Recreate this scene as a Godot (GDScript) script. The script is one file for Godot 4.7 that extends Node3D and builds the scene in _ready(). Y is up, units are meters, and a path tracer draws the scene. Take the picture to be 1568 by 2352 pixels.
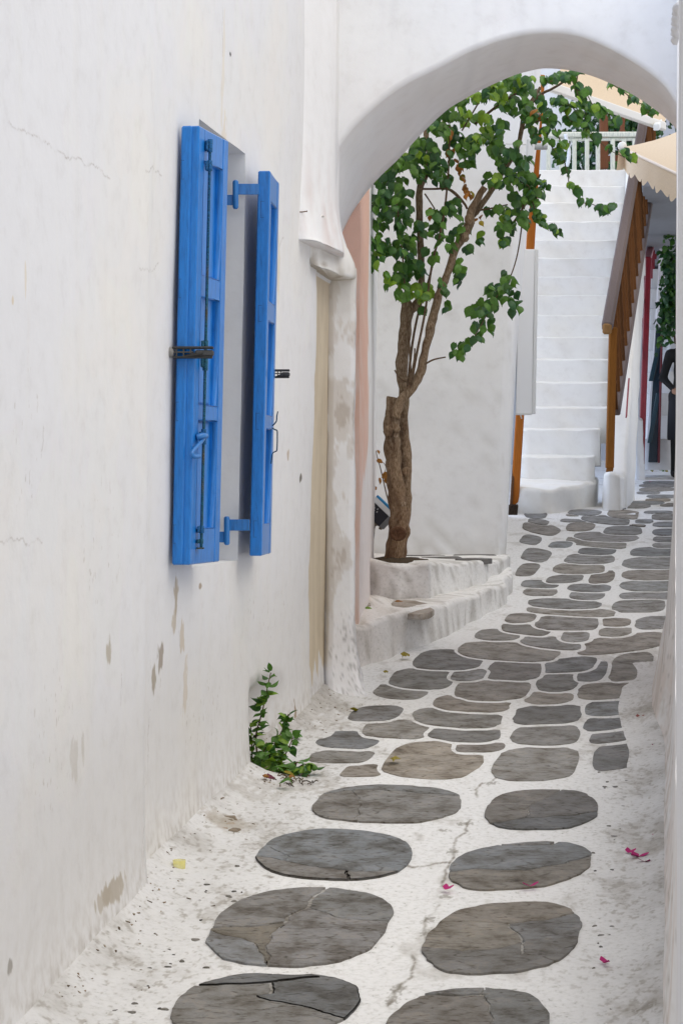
extends Node3D

const F := 5000.0
const EYE := 1.47
const PITCH := -0.0112

var M := {}
var used := {}
var rng := RandomNumberGenerator.new()
var nz := FastNoiseLite.new()
var nf := FastNoiseLite.new()


func _ready() -> void:
	var cam := Camera3D.new()
	cam.name = "camera"
	cam.position = Vector3(0, EYE, 0)
	cam.rotation = Vector3(PITCH, 0, 0)
	cam.fov = rad_to_deg(2.0 * atan(1176.0 / F))
	cam.near = 0.05
	cam.far = 400.0
	add_child(cam)
	cam.current = true
	var sky_mat := ProceduralSkyMaterial.new()
	sky_mat.sky_top_color = Color(0.765, 0.83, 0.95)
	sky_mat.sky_horizon_color = Color(0.855, 0.905, 1.0)
	sky_mat.sky_curve = 0.2
	sky_mat.ground_bottom_color = Color(0.55, 0.53, 0.50)
	sky_mat.ground_horizon_color = Color(0.80, 0.80, 0.80)
	sky_mat.sun_angle_max = 1.0
	var sky := Sky.new()
	sky.sky_material = sky_mat
	var env := Environment.new()
	env.background_mode = Environment.BG_SKY
	env.sky = sky
	env.background_energy_multiplier = 1.0
	env.ambient_light_source = Environment.AMBIENT_SOURCE_SKY
	env.tonemap_mode = Environment.TONE_MAPPER_LINEAR
	env.tonemap_exposure = 2.62
	env.sdfgi_enabled = true
	env.ssao_enabled = true
	env.ssil_enabled = true
	var we := WorldEnvironment.new()
	we.name = "environment"
	we.environment = env
	add_child(we)
	var sun := DirectionalLight3D.new()
	sun.name = "sun"
	sun.light_energy = 0.22
	sun.light_color = Color(1.0, 0.98, 0.95)
	sun.light_angular_distance = 60.0
	sun.shadow_enabled = true
	sun.rotation_degrees = Vector3(-62, 62, 0)
	add_child(sun)
	make_materials()
	var lane := build_lane()
	build_stones(lane)
	build_crumbs()
	build_house()
	build_arch()
	build_right_wall()
	build_recess()
	build_stairs()
	build_beyond()
	build_shutters()
	build_tree()
	build_weed()
	build_person()


class MB:
	var v := PackedVector3Array()
	var n := PackedVector3Array()
	var uv := PackedVector2Array()
	var uv2 := PackedVector2Array()
	var c := PackedColorArray()
	var idx := PackedInt32Array()

	# verts + triangles of one closed (hint zero) or open (hint = the side it faces) shape
	func shape(p: PackedVector3Array, t: PackedInt32Array, smooth := true, hint := Vector3.ZERO, cols = null, uvs = null, uvs2 = null) -> void:
		var out := 0.0
		if hint == Vector3.ZERO:
			var mid := Vector3.ZERO
			for q in p:
				mid += q
			mid /= p.size()
			for k in range(0, t.size(), 3):
				out += (p[t[k]] - mid).dot((p[t[k + 1]] - mid).cross(p[t[k + 2]] - mid))
		else:
			for k in range(0, t.size(), 3):
				out += (p[t[k + 1]] - p[t[k]]).cross(p[t[k + 2]] - p[t[k]]).dot(hint)
		var flip := out > 0.0
		var at := v.size()
		if smooth:
			var nn := PackedVector3Array()
			nn.resize(p.size())
			for k in range(0, t.size(), 3):
				var q := (p[t[k + 1]] - p[t[k]]).cross(p[t[k + 2]] - p[t[k]])
				if not flip:
					q = -q
				nn[t[k]] += q
				nn[t[k + 1]] += q
				nn[t[k + 2]] += q
			for k in p.size():
				v.append(p[k])
				n.append(nn[k].normalized() if nn[k].length() > 1e-12 else Vector3.UP)
				c.append(cols[k] if cols != null else Color.WHITE)
				uv.append(uvs[k] if uvs != null else Vector2.ZERO)
				uv2.append(uvs2[k] if uvs2 != null else Vector2.ZERO)
			for k in range(0, t.size(), 3):
				idx.append(at + t[k])
				idx.append(at + (t[k + 2] if flip else t[k + 1]))
				idx.append(at + (t[k + 1] if flip else t[k + 2]))
		else:
			for k in range(0, t.size(), 3):
				var q := (p[t[k + 1]] - p[t[k]]).cross(p[t[k + 2]] - p[t[k]])
				if not flip:
					q = -q
				q = q.normalized()
				for j in [0, 2, 1] if flip else [0, 1, 2]:
					var i: int = t[k + j]
					idx.append(v.size())
					v.append(p[i])
					n.append(q)
					c.append(cols[i] if cols != null else Color.WHITE)
					uv.append(uvs[i] if uvs != null else Vector2.ZERO)
					uv2.append(uvs2[i] if uvs2 != null else Vector2.ZERO)

	func mesh() -> ArrayMesh:
		var a := []
		a.resize(Mesh.ARRAY_MAX)
		a[Mesh.ARRAY_VERTEX] = v
		a[Mesh.ARRAY_NORMAL] = n
		a[Mesh.ARRAY_TEX_UV] = uv
		a[Mesh.ARRAY_TEX_UV2] = uv2
		a[Mesh.ARRAY_COLOR] = c
		a[Mesh.ARRAY_INDEX] = idx
		var m := ArrayMesh.new()
		m.add_surface_from_arrays(Mesh.PRIMITIVE_TRIANGLES, a)
		return m


# ------------------------------------------------------------------ places
func at(x: float, y: float, z: float) -> Vector3:
	var d := Vector3((x - 784.0) / F, (1176.0 - y) / F, -1.0).rotated(Vector3.RIGHT, PITCH)
	return Vector3(0, EYE, 0) + d * (z / -d.z)


func gh(z: float) -> float:
	# height of the lane at a depth: it climbs away from the viewer
	if z < 16.7:
		return 0.076 * z
	return 0.076 * 16.7 + 0.042 * (minf(z, 34.0) - 16.7)


func depth_on_lane(x: float, y: float) -> float:
	var a := 2.0
	var b := 60.0
	for k in 40:
		var m := (a + b) / 2.0
		if at(x, y, m).y > gh(m):
			a = m
		else:
			b = m
	return a


func on_lane(x: float, y: float, up := 0.0) -> Vector3:
	var z := depth_on_lane(x, y)
	var p := at(x, y, z)
	p.y = gh(z) + up
	return p


# ------------------------------------------------------------------ nodes
func numbered(called: String, parent: Node) -> String:
	var key := str(parent.get_instance_id()) + called
	used[key] = used.get(key, -1) + 1
	return called if used[key] == 0 else "%s_%03d" % [called, used[key]]


func put(called: String, mb: MB, mat: Material, parent: Node = self) -> MeshInstance3D:
	return put_mesh(called, mb.mesh(), mat, parent)


func put_mesh(called: String, mesh: Mesh, mat: Material, parent: Node = self) -> MeshInstance3D:
	var o := MeshInstance3D.new()
	o.name = numbered(called, parent)
	o.mesh = mesh
	o.material_override = mat
	parent.add_child(o, true)
	return o


func tag(o: Node, label: String, category: String, group := "") -> Node:
	o.set_meta("label", label)
	o.set_meta("category", category)
	if group:
		o.set_meta("group", group)
	return o


func thing(called: String, label: String, category: String, group := "") -> Node3D:
	var o := Node3D.new()
	o.name = numbered(called, self)
	add_child(o, true)
	tag(o, label, category, group)
	return o


func kind(o: Node, k: String) -> Node:
	o.set_meta("kind", k)
	return o


# ------------------------------------------------------------------ shapes
func wob(p: Vector3, amp: float, f := 1.0) -> Vector3:
	if amp == 0.0:
		return p
	return p + Vector3(nz.get_noise_3d(p.x * f, p.y * f, p.z * f), nz.get_noise_3d(p.x * f + 37.0, p.y * f, p.z * f), nz.get_noise_3d(p.x * f, p.y * f + 53.0, p.z * f)) * amp


func loft(mb: MB, rings: Array, cap0 := true, cap1 := true, smooth := true, col = null) -> void:
	var p := PackedVector3Array()
	var t := PackedInt32Array()
	var m: int = rings[0].size()
	for r in rings:
		p.append_array(PackedVector3Array(r))
	for i in rings.size() - 1:
		for j in m:
			var a := i * m + j
			var b := i * m + (j + 1) % m
			t.append_array(PackedInt32Array([a, b, a + m, b, b + m, a + m]))
	for e in [0, 1]:
		if [cap0, cap1][e]:
			var from: int = 0 if e == 0 else (rings.size() - 1) * m
			var mid := Vector3.ZERO
			for j in m:
				mid += p[from + j]
			var ci := p.size()
			p.append(mid / m)
			for j in m:
				var a := from + j
				var b := from + (j + 1) % m
				t.append_array(PackedInt32Array([ci, b, a] if e == 0 else [ci, a, b]))
	var cols = null
	if col is Color:
		cols = PackedColorArray()
		cols.resize(p.size())
		cols.fill(col)
	elif col is Callable:
		cols = PackedColorArray()
		for q in p:
			cols.append(col.call(q))
	mb.shape(p, t, smooth, Vector3.ZERO, cols)


func sheet(mb: MB, rows: Array, hint: Vector3, col = null, uvs2 = null, uvs = null) -> void:
	var p := PackedVector3Array()
	var t := PackedInt32Array()
	var m: int = rows[0].size()
	for r in rows:
		p.append_array(PackedVector3Array(r))
	for i in rows.size() - 1:
		for j in m - 1:
			var a := i * m + j
			t.append_array(PackedInt32Array([a, a + 1, a + m, a + 1, a + m + 1, a + m]))
	var cols = null
	if col is Callable:
		cols = PackedColorArray()
		for q in p:
			cols.append(col.call(q))
	elif col is Color:
		cols = PackedColorArray()
		cols.resize(p.size())
		cols.fill(col)
	mb.shape(p, t, true, hint, cols, uvs, uvs2)


func tube(mb: MB, path: Array, radii: Array, sides := 8, col = null, rough := 0.0, closed := true) -> void:
	var rings := []
	var side := Vector3.ZERO
	for i in path.size():
		var d: Vector3 = (path[mini(i + 1, path.size() - 1)] - path[maxi(i - 1, 0)]).normalized()
		if side == Vector3.ZERO:
			side = d.cross(Vector3(0.31, 0.17, 0.93)).normalized()
		side = (side - d * side.dot(d)).normalized()
		var up := d.cross(side)
		var ring := PackedVector3Array()
		for k in sides:
			var a := TAU * k / sides
			var q: Vector3 = path[i] + (side * cos(a) + up * sin(a)) * radii[i]
			if rough > 0.0:
				q += (q - path[i]).normalized() * nz.get_noise_3d(q.x * 30, q.y * 12, q.z * 30) * rough
			ring.append(q)
		rings.append(ring)
	loft(mb, rings, closed, closed, true, col)


func curve(pts: Array, per := 6) -> Array:
	# smooth points through the given ones; each is [Vector3, radius]
	var out := []
	for i in pts.size() - 1:
		var p0 = pts[maxi(i - 1, 0)]
		var p1 = pts[i]
		var p2 = pts[i + 1]
		var p3 = pts[mini(i + 2, pts.size() - 1)]
		for k in per:
			var s := float(k) / per
			out.append([p1[0].cubic_interpolate(p2[0], p0[0], p3[0], s), lerpf(p1[1], p2[1], s)])
	out.append(pts[-1])
	return out


func limb(mb: MB, pts: Array, sides := 9, rough := 0.0, col = null, per := 6) -> void:
	var c := curve(pts, per)
	tube(mb, c.map(func(e): return e[0]), c.map(func(e): return e[1]), sides, col, rough)


func box8(mb: MB, b: Array, t: Array, r := 0.004, col = null) -> void:
	# a chamfered box from four bottom and four top corners, in the same order
	var mid := Vector3.ZERO
	for k in 4:
		mid += b[k] + t[k]
	mid /= 8.0
	var p := PackedVector3Array()
	var tr := PackedInt32Array()
	var cs := [b[0], b[1], b[2], b[3], t[0], t[1], t[2], t[3]]
	var nb := [[1, 3, 4], [0, 2, 5], [1, 3, 6], [0, 2, 7], [0, 5, 7], [1, 4, 6], [2, 5, 7], [3, 4, 6]]
	# three points per corner, one on each face: face opposite to neighbour k
	for i in 8:
		for k in 3:
			var q: Vector3 = cs[i]
			for j in 3:
				if j != k:
					var e: Vector3 = cs[nb[i][j]] - cs[i]
					q += e.normalized() * minf(r, e.length() * 0.45)
			p.append(q)
	var fi := func(i: int, j: int) -> int: return i * 3 + nb[i].find(j)
	var faces := [[0, 1, 2, 3, 4], [4, 5, 6, 7, 0], [0, 1, 5, 4, 3], [1, 2, 6, 5, 0], [2, 3, 7, 6, 1], [3, 0, 4, 7, 2]]
	for f in faces:
		var q := []
		for k in 4:
			# the neighbour of this corner that is not on the face
			var o := -1
			for j in nb[f[k]]:
				if not j in [f[0], f[1], f[2], f[3]]:
					o = j
			q.append(fi.call(f[k], o))
		var nrm := (p[q[1]] - p[q[0]]).cross(p[q[2]] - p[q[0]])
		if nrm.dot(p[q[0]] + p[q[2]] - mid * 2.0) < 0:
			q.reverse()
		tr.append_array(PackedInt32Array([q[0], q[1], q[2], q[0], q[2], q[3]]))
	var edges := [[0, 1], [1, 2], [2, 3], [3, 0], [4, 5], [5, 6], [6, 7], [7, 4], [0, 4], [1, 5], [2, 6], [3, 7]]
	for e in edges:
		var i: int = e[0]
		var j: int = e[1]
		var q := []
		var oth := []
		for k in nb[i]:
			if k != j:
				oth.append(k)
		for k in oth:
			q.append(fi.call(i, k))
		# the matching points on corner j lie on the same two faces
		var a: int = q[0]
		var b2: int = q[1]
		var jj := []
		for k in nb[j]:
			if k != i:
				jj.append(fi.call(j, k))
		if p[a].distance_to(p[jj[0]]) > p[a].distance_to(p[jj[1]]):
			jj.reverse()
		var w := [a, b2, jj[1], jj[0]]
		var nrm := (p[w[1]] - p[w[0]]).cross(p[w[2]] - p[w[0]])
		if nrm.dot(p[w[0]] + p[w[2]] - mid * 2.0) < 0:
			w.reverse()
		tr.append_array(PackedInt32Array([w[0], w[1], w[2], w[0], w[2], w[3]]))
	for i in 8:
		var w := [i * 3, i * 3 + 1, i * 3 + 2]
		var nrm := (p[w[1]] - p[w[0]]).cross(p[w[2]] - p[w[0]])
		if nrm.dot(p[w[0]] - mid) < 0:
			w.reverse()
		tr.append_array(PackedInt32Array(w))
	var cols = null
	if col is Color:
		cols = PackedColorArray()
		cols.resize(p.size())
		cols.fill(col)
	mb.shape(p, tr, false, Vector3.ZERO, cols)


func obox(mb: MB, c: Vector3, ax: Vector3, ay: Vector3, az: Vector3, r := 0.004, col = null) -> void:
	# half axes
	box8(mb, [c - ax - ay - az, c + ax - ay - az, c + ax - ay + az, c - ax - ay + az], [c - ax + ay - az, c + ax + ay - az, c + ax + ay + az, c - ax + ay + az], r, col)


func bar(mb: MB, a: Vector3, b: Vector3, w: float, h: float, up := Vector3.UP, r := 0.004, col = null) -> void:
	var d := (b - a).normalized()
	var s := d.cross(up).normalized() * w / 2.0
	var u := s.cross(d).normalized() * h / 2.0
	obox(mb, (a + b) / 2.0, (b - a) / 2.0, u, s, r, col)


func dense(poly: Array, step: float) -> Array:
	var out := []
	for i in poly.size():
		var a: Vector3 = poly[i]
		var b: Vector3 = poly[(i + 1) % poly.size()]
		var k := maxi(1, int(ceil(a.distance_to(b) / step)))
		for j in k:
			out.append(a.lerp(b, float(j) / k))
	return out


func plastered(mb: MB, top: Array, bottom: float, r := 0.03, step := 0.08, amp := 0.012, foot := 0.0, col = null, layers := 5) -> void:
	# a hand plastered block: top outline (world points), soft upper edge, slightly uneven sides
	var t := dense(top, step)
	var mid := Vector3.ZERO
	for q in t:
		mid += q
	mid /= t.size()
	var nn := []
	for i in t.size():
		var a: Vector3 = t[(i - 1 + t.size()) % t.size()]
		var b: Vector3 = t[(i + 1) % t.size()]
		var d := (b - a)
		var o := Vector3(d.z, 0, -d.x).normalized()
		nn.append(o)
	var area := 0.0
	for i in t.size():
		var a: Vector3 = t[i]
		var b: Vector3 = t[(i + 1) % t.size()]
		area += a.x * b.z - b.x * a.z
	if area < 0:
		for i in nn.size():
			nn[i] = -nn[i]
	var rings := []
	for k in layers + 1:
		var s := float(k) / layers
		var ring := []
		for i in t.size():
			var q: Vector3 = t[i]
			q.y = lerpf(bottom, q.y - r, s)
			q += nn[i] * foot * pow(1.0 - s, 3.0)
			ring.append(wob(q, amp, 3.0))
		rings.append(ring)
	for k in 4:
		var a := (k + 1) / 4.0 * PI / 2
		var ring := []
		for i in t.size():
			var q: Vector3 = t[i] - nn[i] * r * (1.0 - cos(a))
			q.y = t[i].y - r + r * sin(a)
			ring.append(wob(q, amp, 3.0))
		rings.append(ring)
	for s in [0.75, 0.5, 0.25]:
		var ring := []
		for i in t.size():
			var q: Vector3 = mid.lerp(t[i] - nn[i] * r, s)
			ring.append(wob(q, amp, 3.0))
		rings.append(ring)
	loft(mb, rings, false, true, true, col)


func spot_leaf(bend: float, wide: float, notch: float) -> ArrayMesh:
	# a heart shaped leaf, one unit long, tip towards -y, face towards +z
	var mb := MB.new()
	var p := PackedVector3Array()
	var t := PackedInt32Array()
	var ys := [0.04, -0.10, -0.32, -0.55, -0.76, -0.90]
	var ws := [0.16, 0.36, 0.46, 0.38, 0.20, 0.07]
	for i in 6:
		var y: float = ys[i]
		var w: float = ws[i] * wide
		var lift := bend * sin(-y * 2.6)
		p.append(Vector3(-w, y + (notch if i == 0 else 0.0), lift - w * 0.28))
		p.append(Vector3(0, y - (notch if i == 0 else 0.0), lift + 0.02))
		p.append(Vector3(w, y + (notch if i == 0 else 0.0), lift - w * 0.28))
	p.append(Vector3(0.02, -1.06, bend * 0.1))
	for i in 5:
		for j in 2:
			var a := i * 3 + j
			t.append_array(PackedInt32Array([a, a + 1, a + 3, a + 1, a + 4, a + 3]))
	t.append_array(PackedInt32Array([15, 16, 18, 16, 17, 18]))
	mb.shape(p, t, true, Vector3(0, 0, 1))
	return mb.mesh()


# ------------------------------------------------------------------ materials
func noise_of(freq: float, octaves := 4, type := FastNoiseLite.TYPE_SIMPLEX_SMOOTH, seed_ := 1, gain := 0.5, warp := 0.0) -> FastNoiseLite:
	var n := FastNoiseLite.new()
	n.noise_type = type
	n.seed = seed_
	n.frequency = freq
	n.fractal_type = FastNoiseLite.FRACTAL_FBM
	n.fractal_octaves = octaves
	n.fractal_gain = gain
	if warp > 0.0:
		n.domain_warp_enabled = true
		n.domain_warp_amplitude = warp
		n.domain_warp_frequency = freq * 0.7
		n.domain_warp_fractal_type = FastNoiseLite.DOMAIN_WARP_FRACTAL_NONE
	return n


func noise_tex(n: FastNoiseLite, stops: Array, size := 1024) -> NoiseTexture2D:
	var t := NoiseTexture2D.new()
	t.width = size
	t.height = size
	t.seamless = true
	t.seamless_blend_skirt = 0.2
	t.noise = n
	var g := Gradient.new()
	var off := PackedFloat32Array()
	var cols := PackedColorArray()
	for s in stops:
		off.append(s[0])
		cols.append(s[1])
	g.offsets = off
	g.colors = cols
	t.color_ramp = g
	return t


func bump_tex(n: FastNoiseLite, strength: float, size := 1024) -> NoiseTexture2D:
	var t := NoiseTexture2D.new()
	t.width = size
	t.height = size
	t.seamless = true
	t.seamless_blend_skirt = 0.2
	t.noise = n
	t.as_normal_map = true
	t.bump_strength = strength
	return t


func grey(v: float, warm := 0.0) -> Color:
	return Color(v * (1.0 + warm), v, v * (1.0 - warm))


func mat(called: String, albedo: Color, rough := 0.8, tex: Texture2D = null, nrm: Texture2D = null, tile := 1.0, nscale := 1.0) -> StandardMaterial3D:
	var m := StandardMaterial3D.new()
	m.resource_name = called
	m.albedo_color = albedo
	m.roughness = rough
	m.vertex_color_use_as_albedo = true
	m.metallic_specular = 0.4
	if tex:
		m.albedo_texture = tex
	if nrm:
		m.normal_enabled = true
		m.normal_texture = nrm
		m.normal_scale = nscale
	if tex or nrm:
		m.uv1_triplanar = true
		m.uv1_world_triplanar = true
		m.uv1_scale = Vector3.ONE / tile
	M[called] = m
	return m


func stained(called: String, base: StandardMaterial3D, img: Image) -> StandardMaterial3D:
	var m: StandardMaterial3D = base.duplicate()
	m.resource_name = called
	m.detail_enabled = true
	m.detail_albedo = ImageTexture.create_from_image(img)
	m.detail_uv_layer = BaseMaterial3D.DETAIL_UV_2
	m.detail_blend_mode = BaseMaterial3D.BLEND_MODE_MUL
	M[called] = m
	return m


func lin(r: float, g: float, b: float) -> Color:
	# an sRGB colour from 0..255 as linear values
	return Color(r / 255.0, g / 255.0, b / 255.0).srgb_to_linear()


func make_materials() -> void:
	nz.noise_type = FastNoiseLite.TYPE_SIMPLEX_SMOOTH
	nz.frequency = 1.0
	nz.seed = 5
	nz.fractal_type = FastNoiseLite.FRACTAL_NONE
	nf.noise_type = FastNoiseLite.TYPE_SIMPLEX_SMOOTH
	nf.frequency = 1.0
	nf.seed = 11
	nf.fractal_type = FastNoiseLite.FRACTAL_FBM
	nf.fractal_octaves = 4
	rng.seed = 77
	var pl := noise_tex(noise_of(0.012, 6, FastNoiseLite.TYPE_SIMPLEX_SMOOTH, 3, 0.62), [[0.0, grey(0.95, 0.004)], [0.4, grey(0.985, 0.001)], [1.0, grey(1.0, 0.0)]])
	var pn := bump_tex(noise_of(0.02, 5, FastNoiseLite.TYPE_SIMPLEX_SMOOTH, 4, 0.6), 3.0)
	mat("plaster", Color.WHITE, 0.82, pl, pn, 1.3, 0.22)
	# whitewash laid thick with a brush over the ground: rougher, with grey worn specks
	var gl := noise_tex(noise_of(0.035, 6, FastNoiseLite.TYPE_SIMPLEX_SMOOTH, 8, 0.68, 14.0), [[0.0, Color(0.45, 0.43, 0.40)], [0.12, Color(0.68, 0.67, 0.65)], [0.2, Color(0.90, 0.90, 0.89)], [0.45, Color(0.965, 0.965, 0.963)], [1.0, Color.WHITE]])
	var gn := bump_tex(noise_of(0.03, 6, FastNoiseLite.TYPE_SIMPLEX_SMOOTH, 9, 0.5, 10.0), 3.5)
	mat("whitewash", Color.WHITE, 0.85, gl, gn, 0.9, 0.6)
	# schist slabs: fine grain, dark seams, pale flecks
	var sl := noise_tex(noise_of(0.006, 8, FastNoiseLite.TYPE_SIMPLEX_SMOOTH, 21, 0.68, 50.0), [[0.0, Color(0.50, 0.47, 0.43)], [0.25, Color(0.70, 0.67, 0.63)], [0.45, Color(0.84, 0.83, 0.81)], [0.62, Color(0.90, 0.90, 0.90)], [0.74, Color(0.97, 0.95, 0.92)], [0.80, Color(0.92, 0.92, 0.93)], [0.90, Color.WHITE], [1.0, Color.WHITE]])
	var sn := bump_tex(noise_of(0.016, 6, FastNoiseLite.TYPE_SIMPLEX_SMOOTH, 22, 0.6, 40.0), 7.0)
	mat("schist", Color.WHITE, 0.72, sl, sn, 1.1, 0.8)
	var rg := noise_of(0.011, 5, FastNoiseLite.TYPE_SIMPLEX_SMOOTH, 23, 0.55, 35.0)
	rg.fractal_type = FastNoiseLite.FRACTAL_RIDGED
	M.schist.detail_enabled = true
	M.schist.detail_albedo = noise_tex(rg, [[0.0, Color.WHITE], [0.68, Color.WHITE], [0.80, Color(0.86, 0.84, 0.81)], [0.90, Color(0.62, 0.60, 0.57)], [1.0, Color(0.50, 0.47, 0.44)]])
	M.schist.detail_blend_mode = BaseMaterial3D.BLEND_MODE_MUL
	M.schist.detail_uv_layer = BaseMaterial3D.DETAIL_UV_2
	M.schist.uv2_triplanar = true
	M.schist.uv2_world_triplanar = true
	M.schist.uv2_scale = Vector3(0.7, 0.7, 1.5)
	var wl := noise_tex(noise_of(0.02, 5, FastNoiseLite.TYPE_SIMPLEX_SMOOTH, 31, 0.6), [[0.0, grey(0.88)], [0.5, grey(0.97)], [1.0, grey(1.0)]], 512)
	var wn := bump_tex(noise_of(0.03, 4, FastNoiseLite.TYPE_SIMPLEX_SMOOTH, 32, 0.6), 2.0, 512)
	mat("paint", Color.WHITE, 0.30, wl, wn, 0.5, 0.15)
	M.paint.albedo_texture = noise_tex(noise_of(0.02, 6, FastNoiseLite.TYPE_SIMPLEX_SMOOTH, 33, 0.65), [[0.0, Color(0.74, 0.78, 0.80)], [0.4, Color(0.92, 0.93, 0.94)], [0.7, Color.WHITE], [1.0, Color.WHITE]], 512)
	M.paint.uv1_scale = Vector3(6, 0.9, 6)
	M.paint.normal_scale = 0.35
	M.paint.metallic_specular = 0.4
	M.paint.clearcoat_enabled = true
	M.paint.clearcoat = 0.35
	M.paint.clearcoat_roughness = 0.3
	mat("wood", Color.WHITE, 0.75, wl, wn, 0.35, 0.6)
	M.wood.metallic_specular = 0.2
	M.wood.uv1_scale = Vector3(5, 0.6, 5)
	var bl := noise_tex(noise_of(0.03, 6, FastNoiseLite.TYPE_SIMPLEX_SMOOTH, 41, 0.65, 20.0), [[0.0, Color(0.40, 0.34, 0.28)], [0.35, Color(0.70, 0.64, 0.57)], [0.6, Color(0.9, 0.88, 0.84)], [1.0, Color.WHITE]], 512)
	var bn := bump_tex(noise_of(0.035, 5, FastNoiseLite.TYPE_SIMPLEX_SMOOTH, 42, 0.6, 20.0), 9.0, 512)
	mat("bark", Color.WHITE, 0.9, bl, bn, 0.35, 1.0)
	M.bark.uv1_scale = Vector3(9, 2.2, 9)
	var ll := noise_tex(noise_of(0.02, 4, FastNoiseLite.TYPE_SIMPLEX_SMOOTH, 51, 0.6), [[0.0, grey(0.72)], [0.5, grey(0.92)], [1.0, grey(1.0)]], 256)
	var greens := {"leaf_dark": Color(0.050, 0.150, 0.026), "leaf_mid": Color(0.100, 0.240, 0.030), "leaf_fresh": Color(0.23, 0.40, 0.030), "leaf_blue": Color(0.050, 0.145, 0.048), "leaf_dry": Color(0.42, 0.17, 0.025), "leaf_yellow": Color(0.36, 0.28, 0.02)}
	for k in greens:
		var m := mat(k, greens[k].linear_to_srgb(), 0.5, ll, null, 0.09)
		m.metallic_specular = 0.5
		m.backlight_enabled = true
		m.backlight = Color(0.75, 0.8, 0.6)
	var lv := mat("leaves", Color.WHITE, 0.4, ll, null, 0.09)
	lv.backlight_enabled = true
	lv.backlight = Color(0.5, 0.5, 0.5)
	mat("cloth", Color.WHITE, 0.9, wl, wn, 0.2, 0.3)
	M.cloth.backlight_enabled = true
	M.cloth.backlight = Color(0.6, 0.6, 0.6)
	mat("plastic", Color.WHITE, 0.4)
	mat("flat", Color.WHITE, 0.8)
	var mt := mat("iron", Color.WHITE, 0.5, bl, bn, 0.1, 0.2)
	mt.metallic = 0.3
	var cup := mat("clear_plastic", Color(0.95, 0.92, 0.55, 0.4), 0.05)
	cup.transparency = BaseMaterial3D.TRANSPARENCY_ALPHA
	cup.vertex_color_use_as_albedo = false
	var gs := mat("glass", Color(0.75, 0.85, 0.9, 0.22), 0.02)
	gs.transparency = BaseMaterial3D.TRANSPARENCY_ALPHA
	gs.vertex_color_use_as_albedo = false


# ------------------------------------------------------------------ stains
func blank(w: int, h: int) -> Image:
	var i := Image.create(w, h, false, Image.FORMAT_RGB8)
	i.fill(Color.WHITE)
	return i


func stain(img: Image, cx: float, cy: float, rx: float, ry: float, col: Color, alpha: float, ragged := 0.6, f := 0.05, hard := 0.15, fy := 1.0) -> void:
	for y in range(maxi(0, int(cy - ry * 1.6)), mini(img.get_height(), int(cy + ry * 1.6) + 1)):
		for x in range(maxi(0, int(cx - rx * 1.6)), mini(img.get_width(), int(cx + rx * 1.6) + 1)):
			var d := sqrt(pow((x - cx) / rx, 2) + pow((y - cy) / ry, 2))
			d += nf.get_noise_3d(x * f, y * f * fy, cx + cy) * ragged
			var a := alpha * (1.0 - smoothstep(1.0 - hard, 1.0 + hard, d))
			if a > 0.004:
				img.set_pixel(x, y, img.get_pixel(x, y).lerp(col, a))


func specks(img: Image, cx: float, cy: float, rx: float, ry: float, col: Color, alpha: float, f: float, cut: float, fy := 1.0) -> void:
	for y in range(maxi(0, int(cy - ry)), mini(img.get_height(), int(cy + ry) + 1)):
		for x in range(maxi(0, int(cx - rx)), mini(img.get_width(), int(cx + rx) + 1)):
			var d := sqrt(pow((x - cx) / rx, 2) + pow((y - cy) / ry, 2))
			var n := nf.get_noise_3d(x * f, y * f * fy, cx - cy)
			var a := alpha * smoothstep(cut, cut + 0.12, n) * (1.0 - smoothstep(0.6, 1.0, d))
			if a > 0.004:
				img.set_pixel(x, y, img.get_pixel(x, y).lerp(col, a))


func crook(p: Vector2) -> Vector2:
	return Vector2(nz.get_noise_2d(p.x * 0.03, p.y * 0.03) + 0.4 * nz.get_noise_2d(p.x * 0.11, p.y * 0.11), nz.get_noise_2d(p.x * 0.03 + 90.0, p.y * 0.03) + 0.4 * nz.get_noise_2d(p.x * 0.11 + 90.0, p.y * 0.11)) * 3.0


func crack(img: Image, pts: Array, col: Color, alpha: float, w := 0.8) -> void:
	for i in pts.size() - 1:
		var a: Vector2 = pts[i]
		var b: Vector2 = pts[i + 1]
		var k := int(a.distance_to(b)) + 1
		for j in k:
			var p := a.lerp(b, float(j) / k)
			p += crook(p)
			var s := alpha * clampf(0.75 + nf.get_noise_2d(p.x * 0.03, p.y * 0.03 + 50.0) * 1.2, 0.1, 1.0)
			for dx in range(-1, 2):
				for dy in range(-1, 2):
					var q := Vector2i(int(p.x) + dx, int(p.y) + dy)
					if q.x >= 0 and q.y >= 0 and q.x < img.get_width() and q.y < img.get_height():
						var f := clampf(w - Vector2(dx, dy).length() * 0.8 + 0.2, 0.0, 1.0)
						if f > 0.0:
							img.set_pixelv(q, img.get_pixelv(q).lerp(col, s * f))


# ------------------------------------------------------------------ the lane
func lane_x(s: float, z: float) -> float:
	return -1.75 + 0.163 * z + s * 3.6


func left_foot(z: float) -> float:
	return wall_x(z, gh(z) - EYE)


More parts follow.
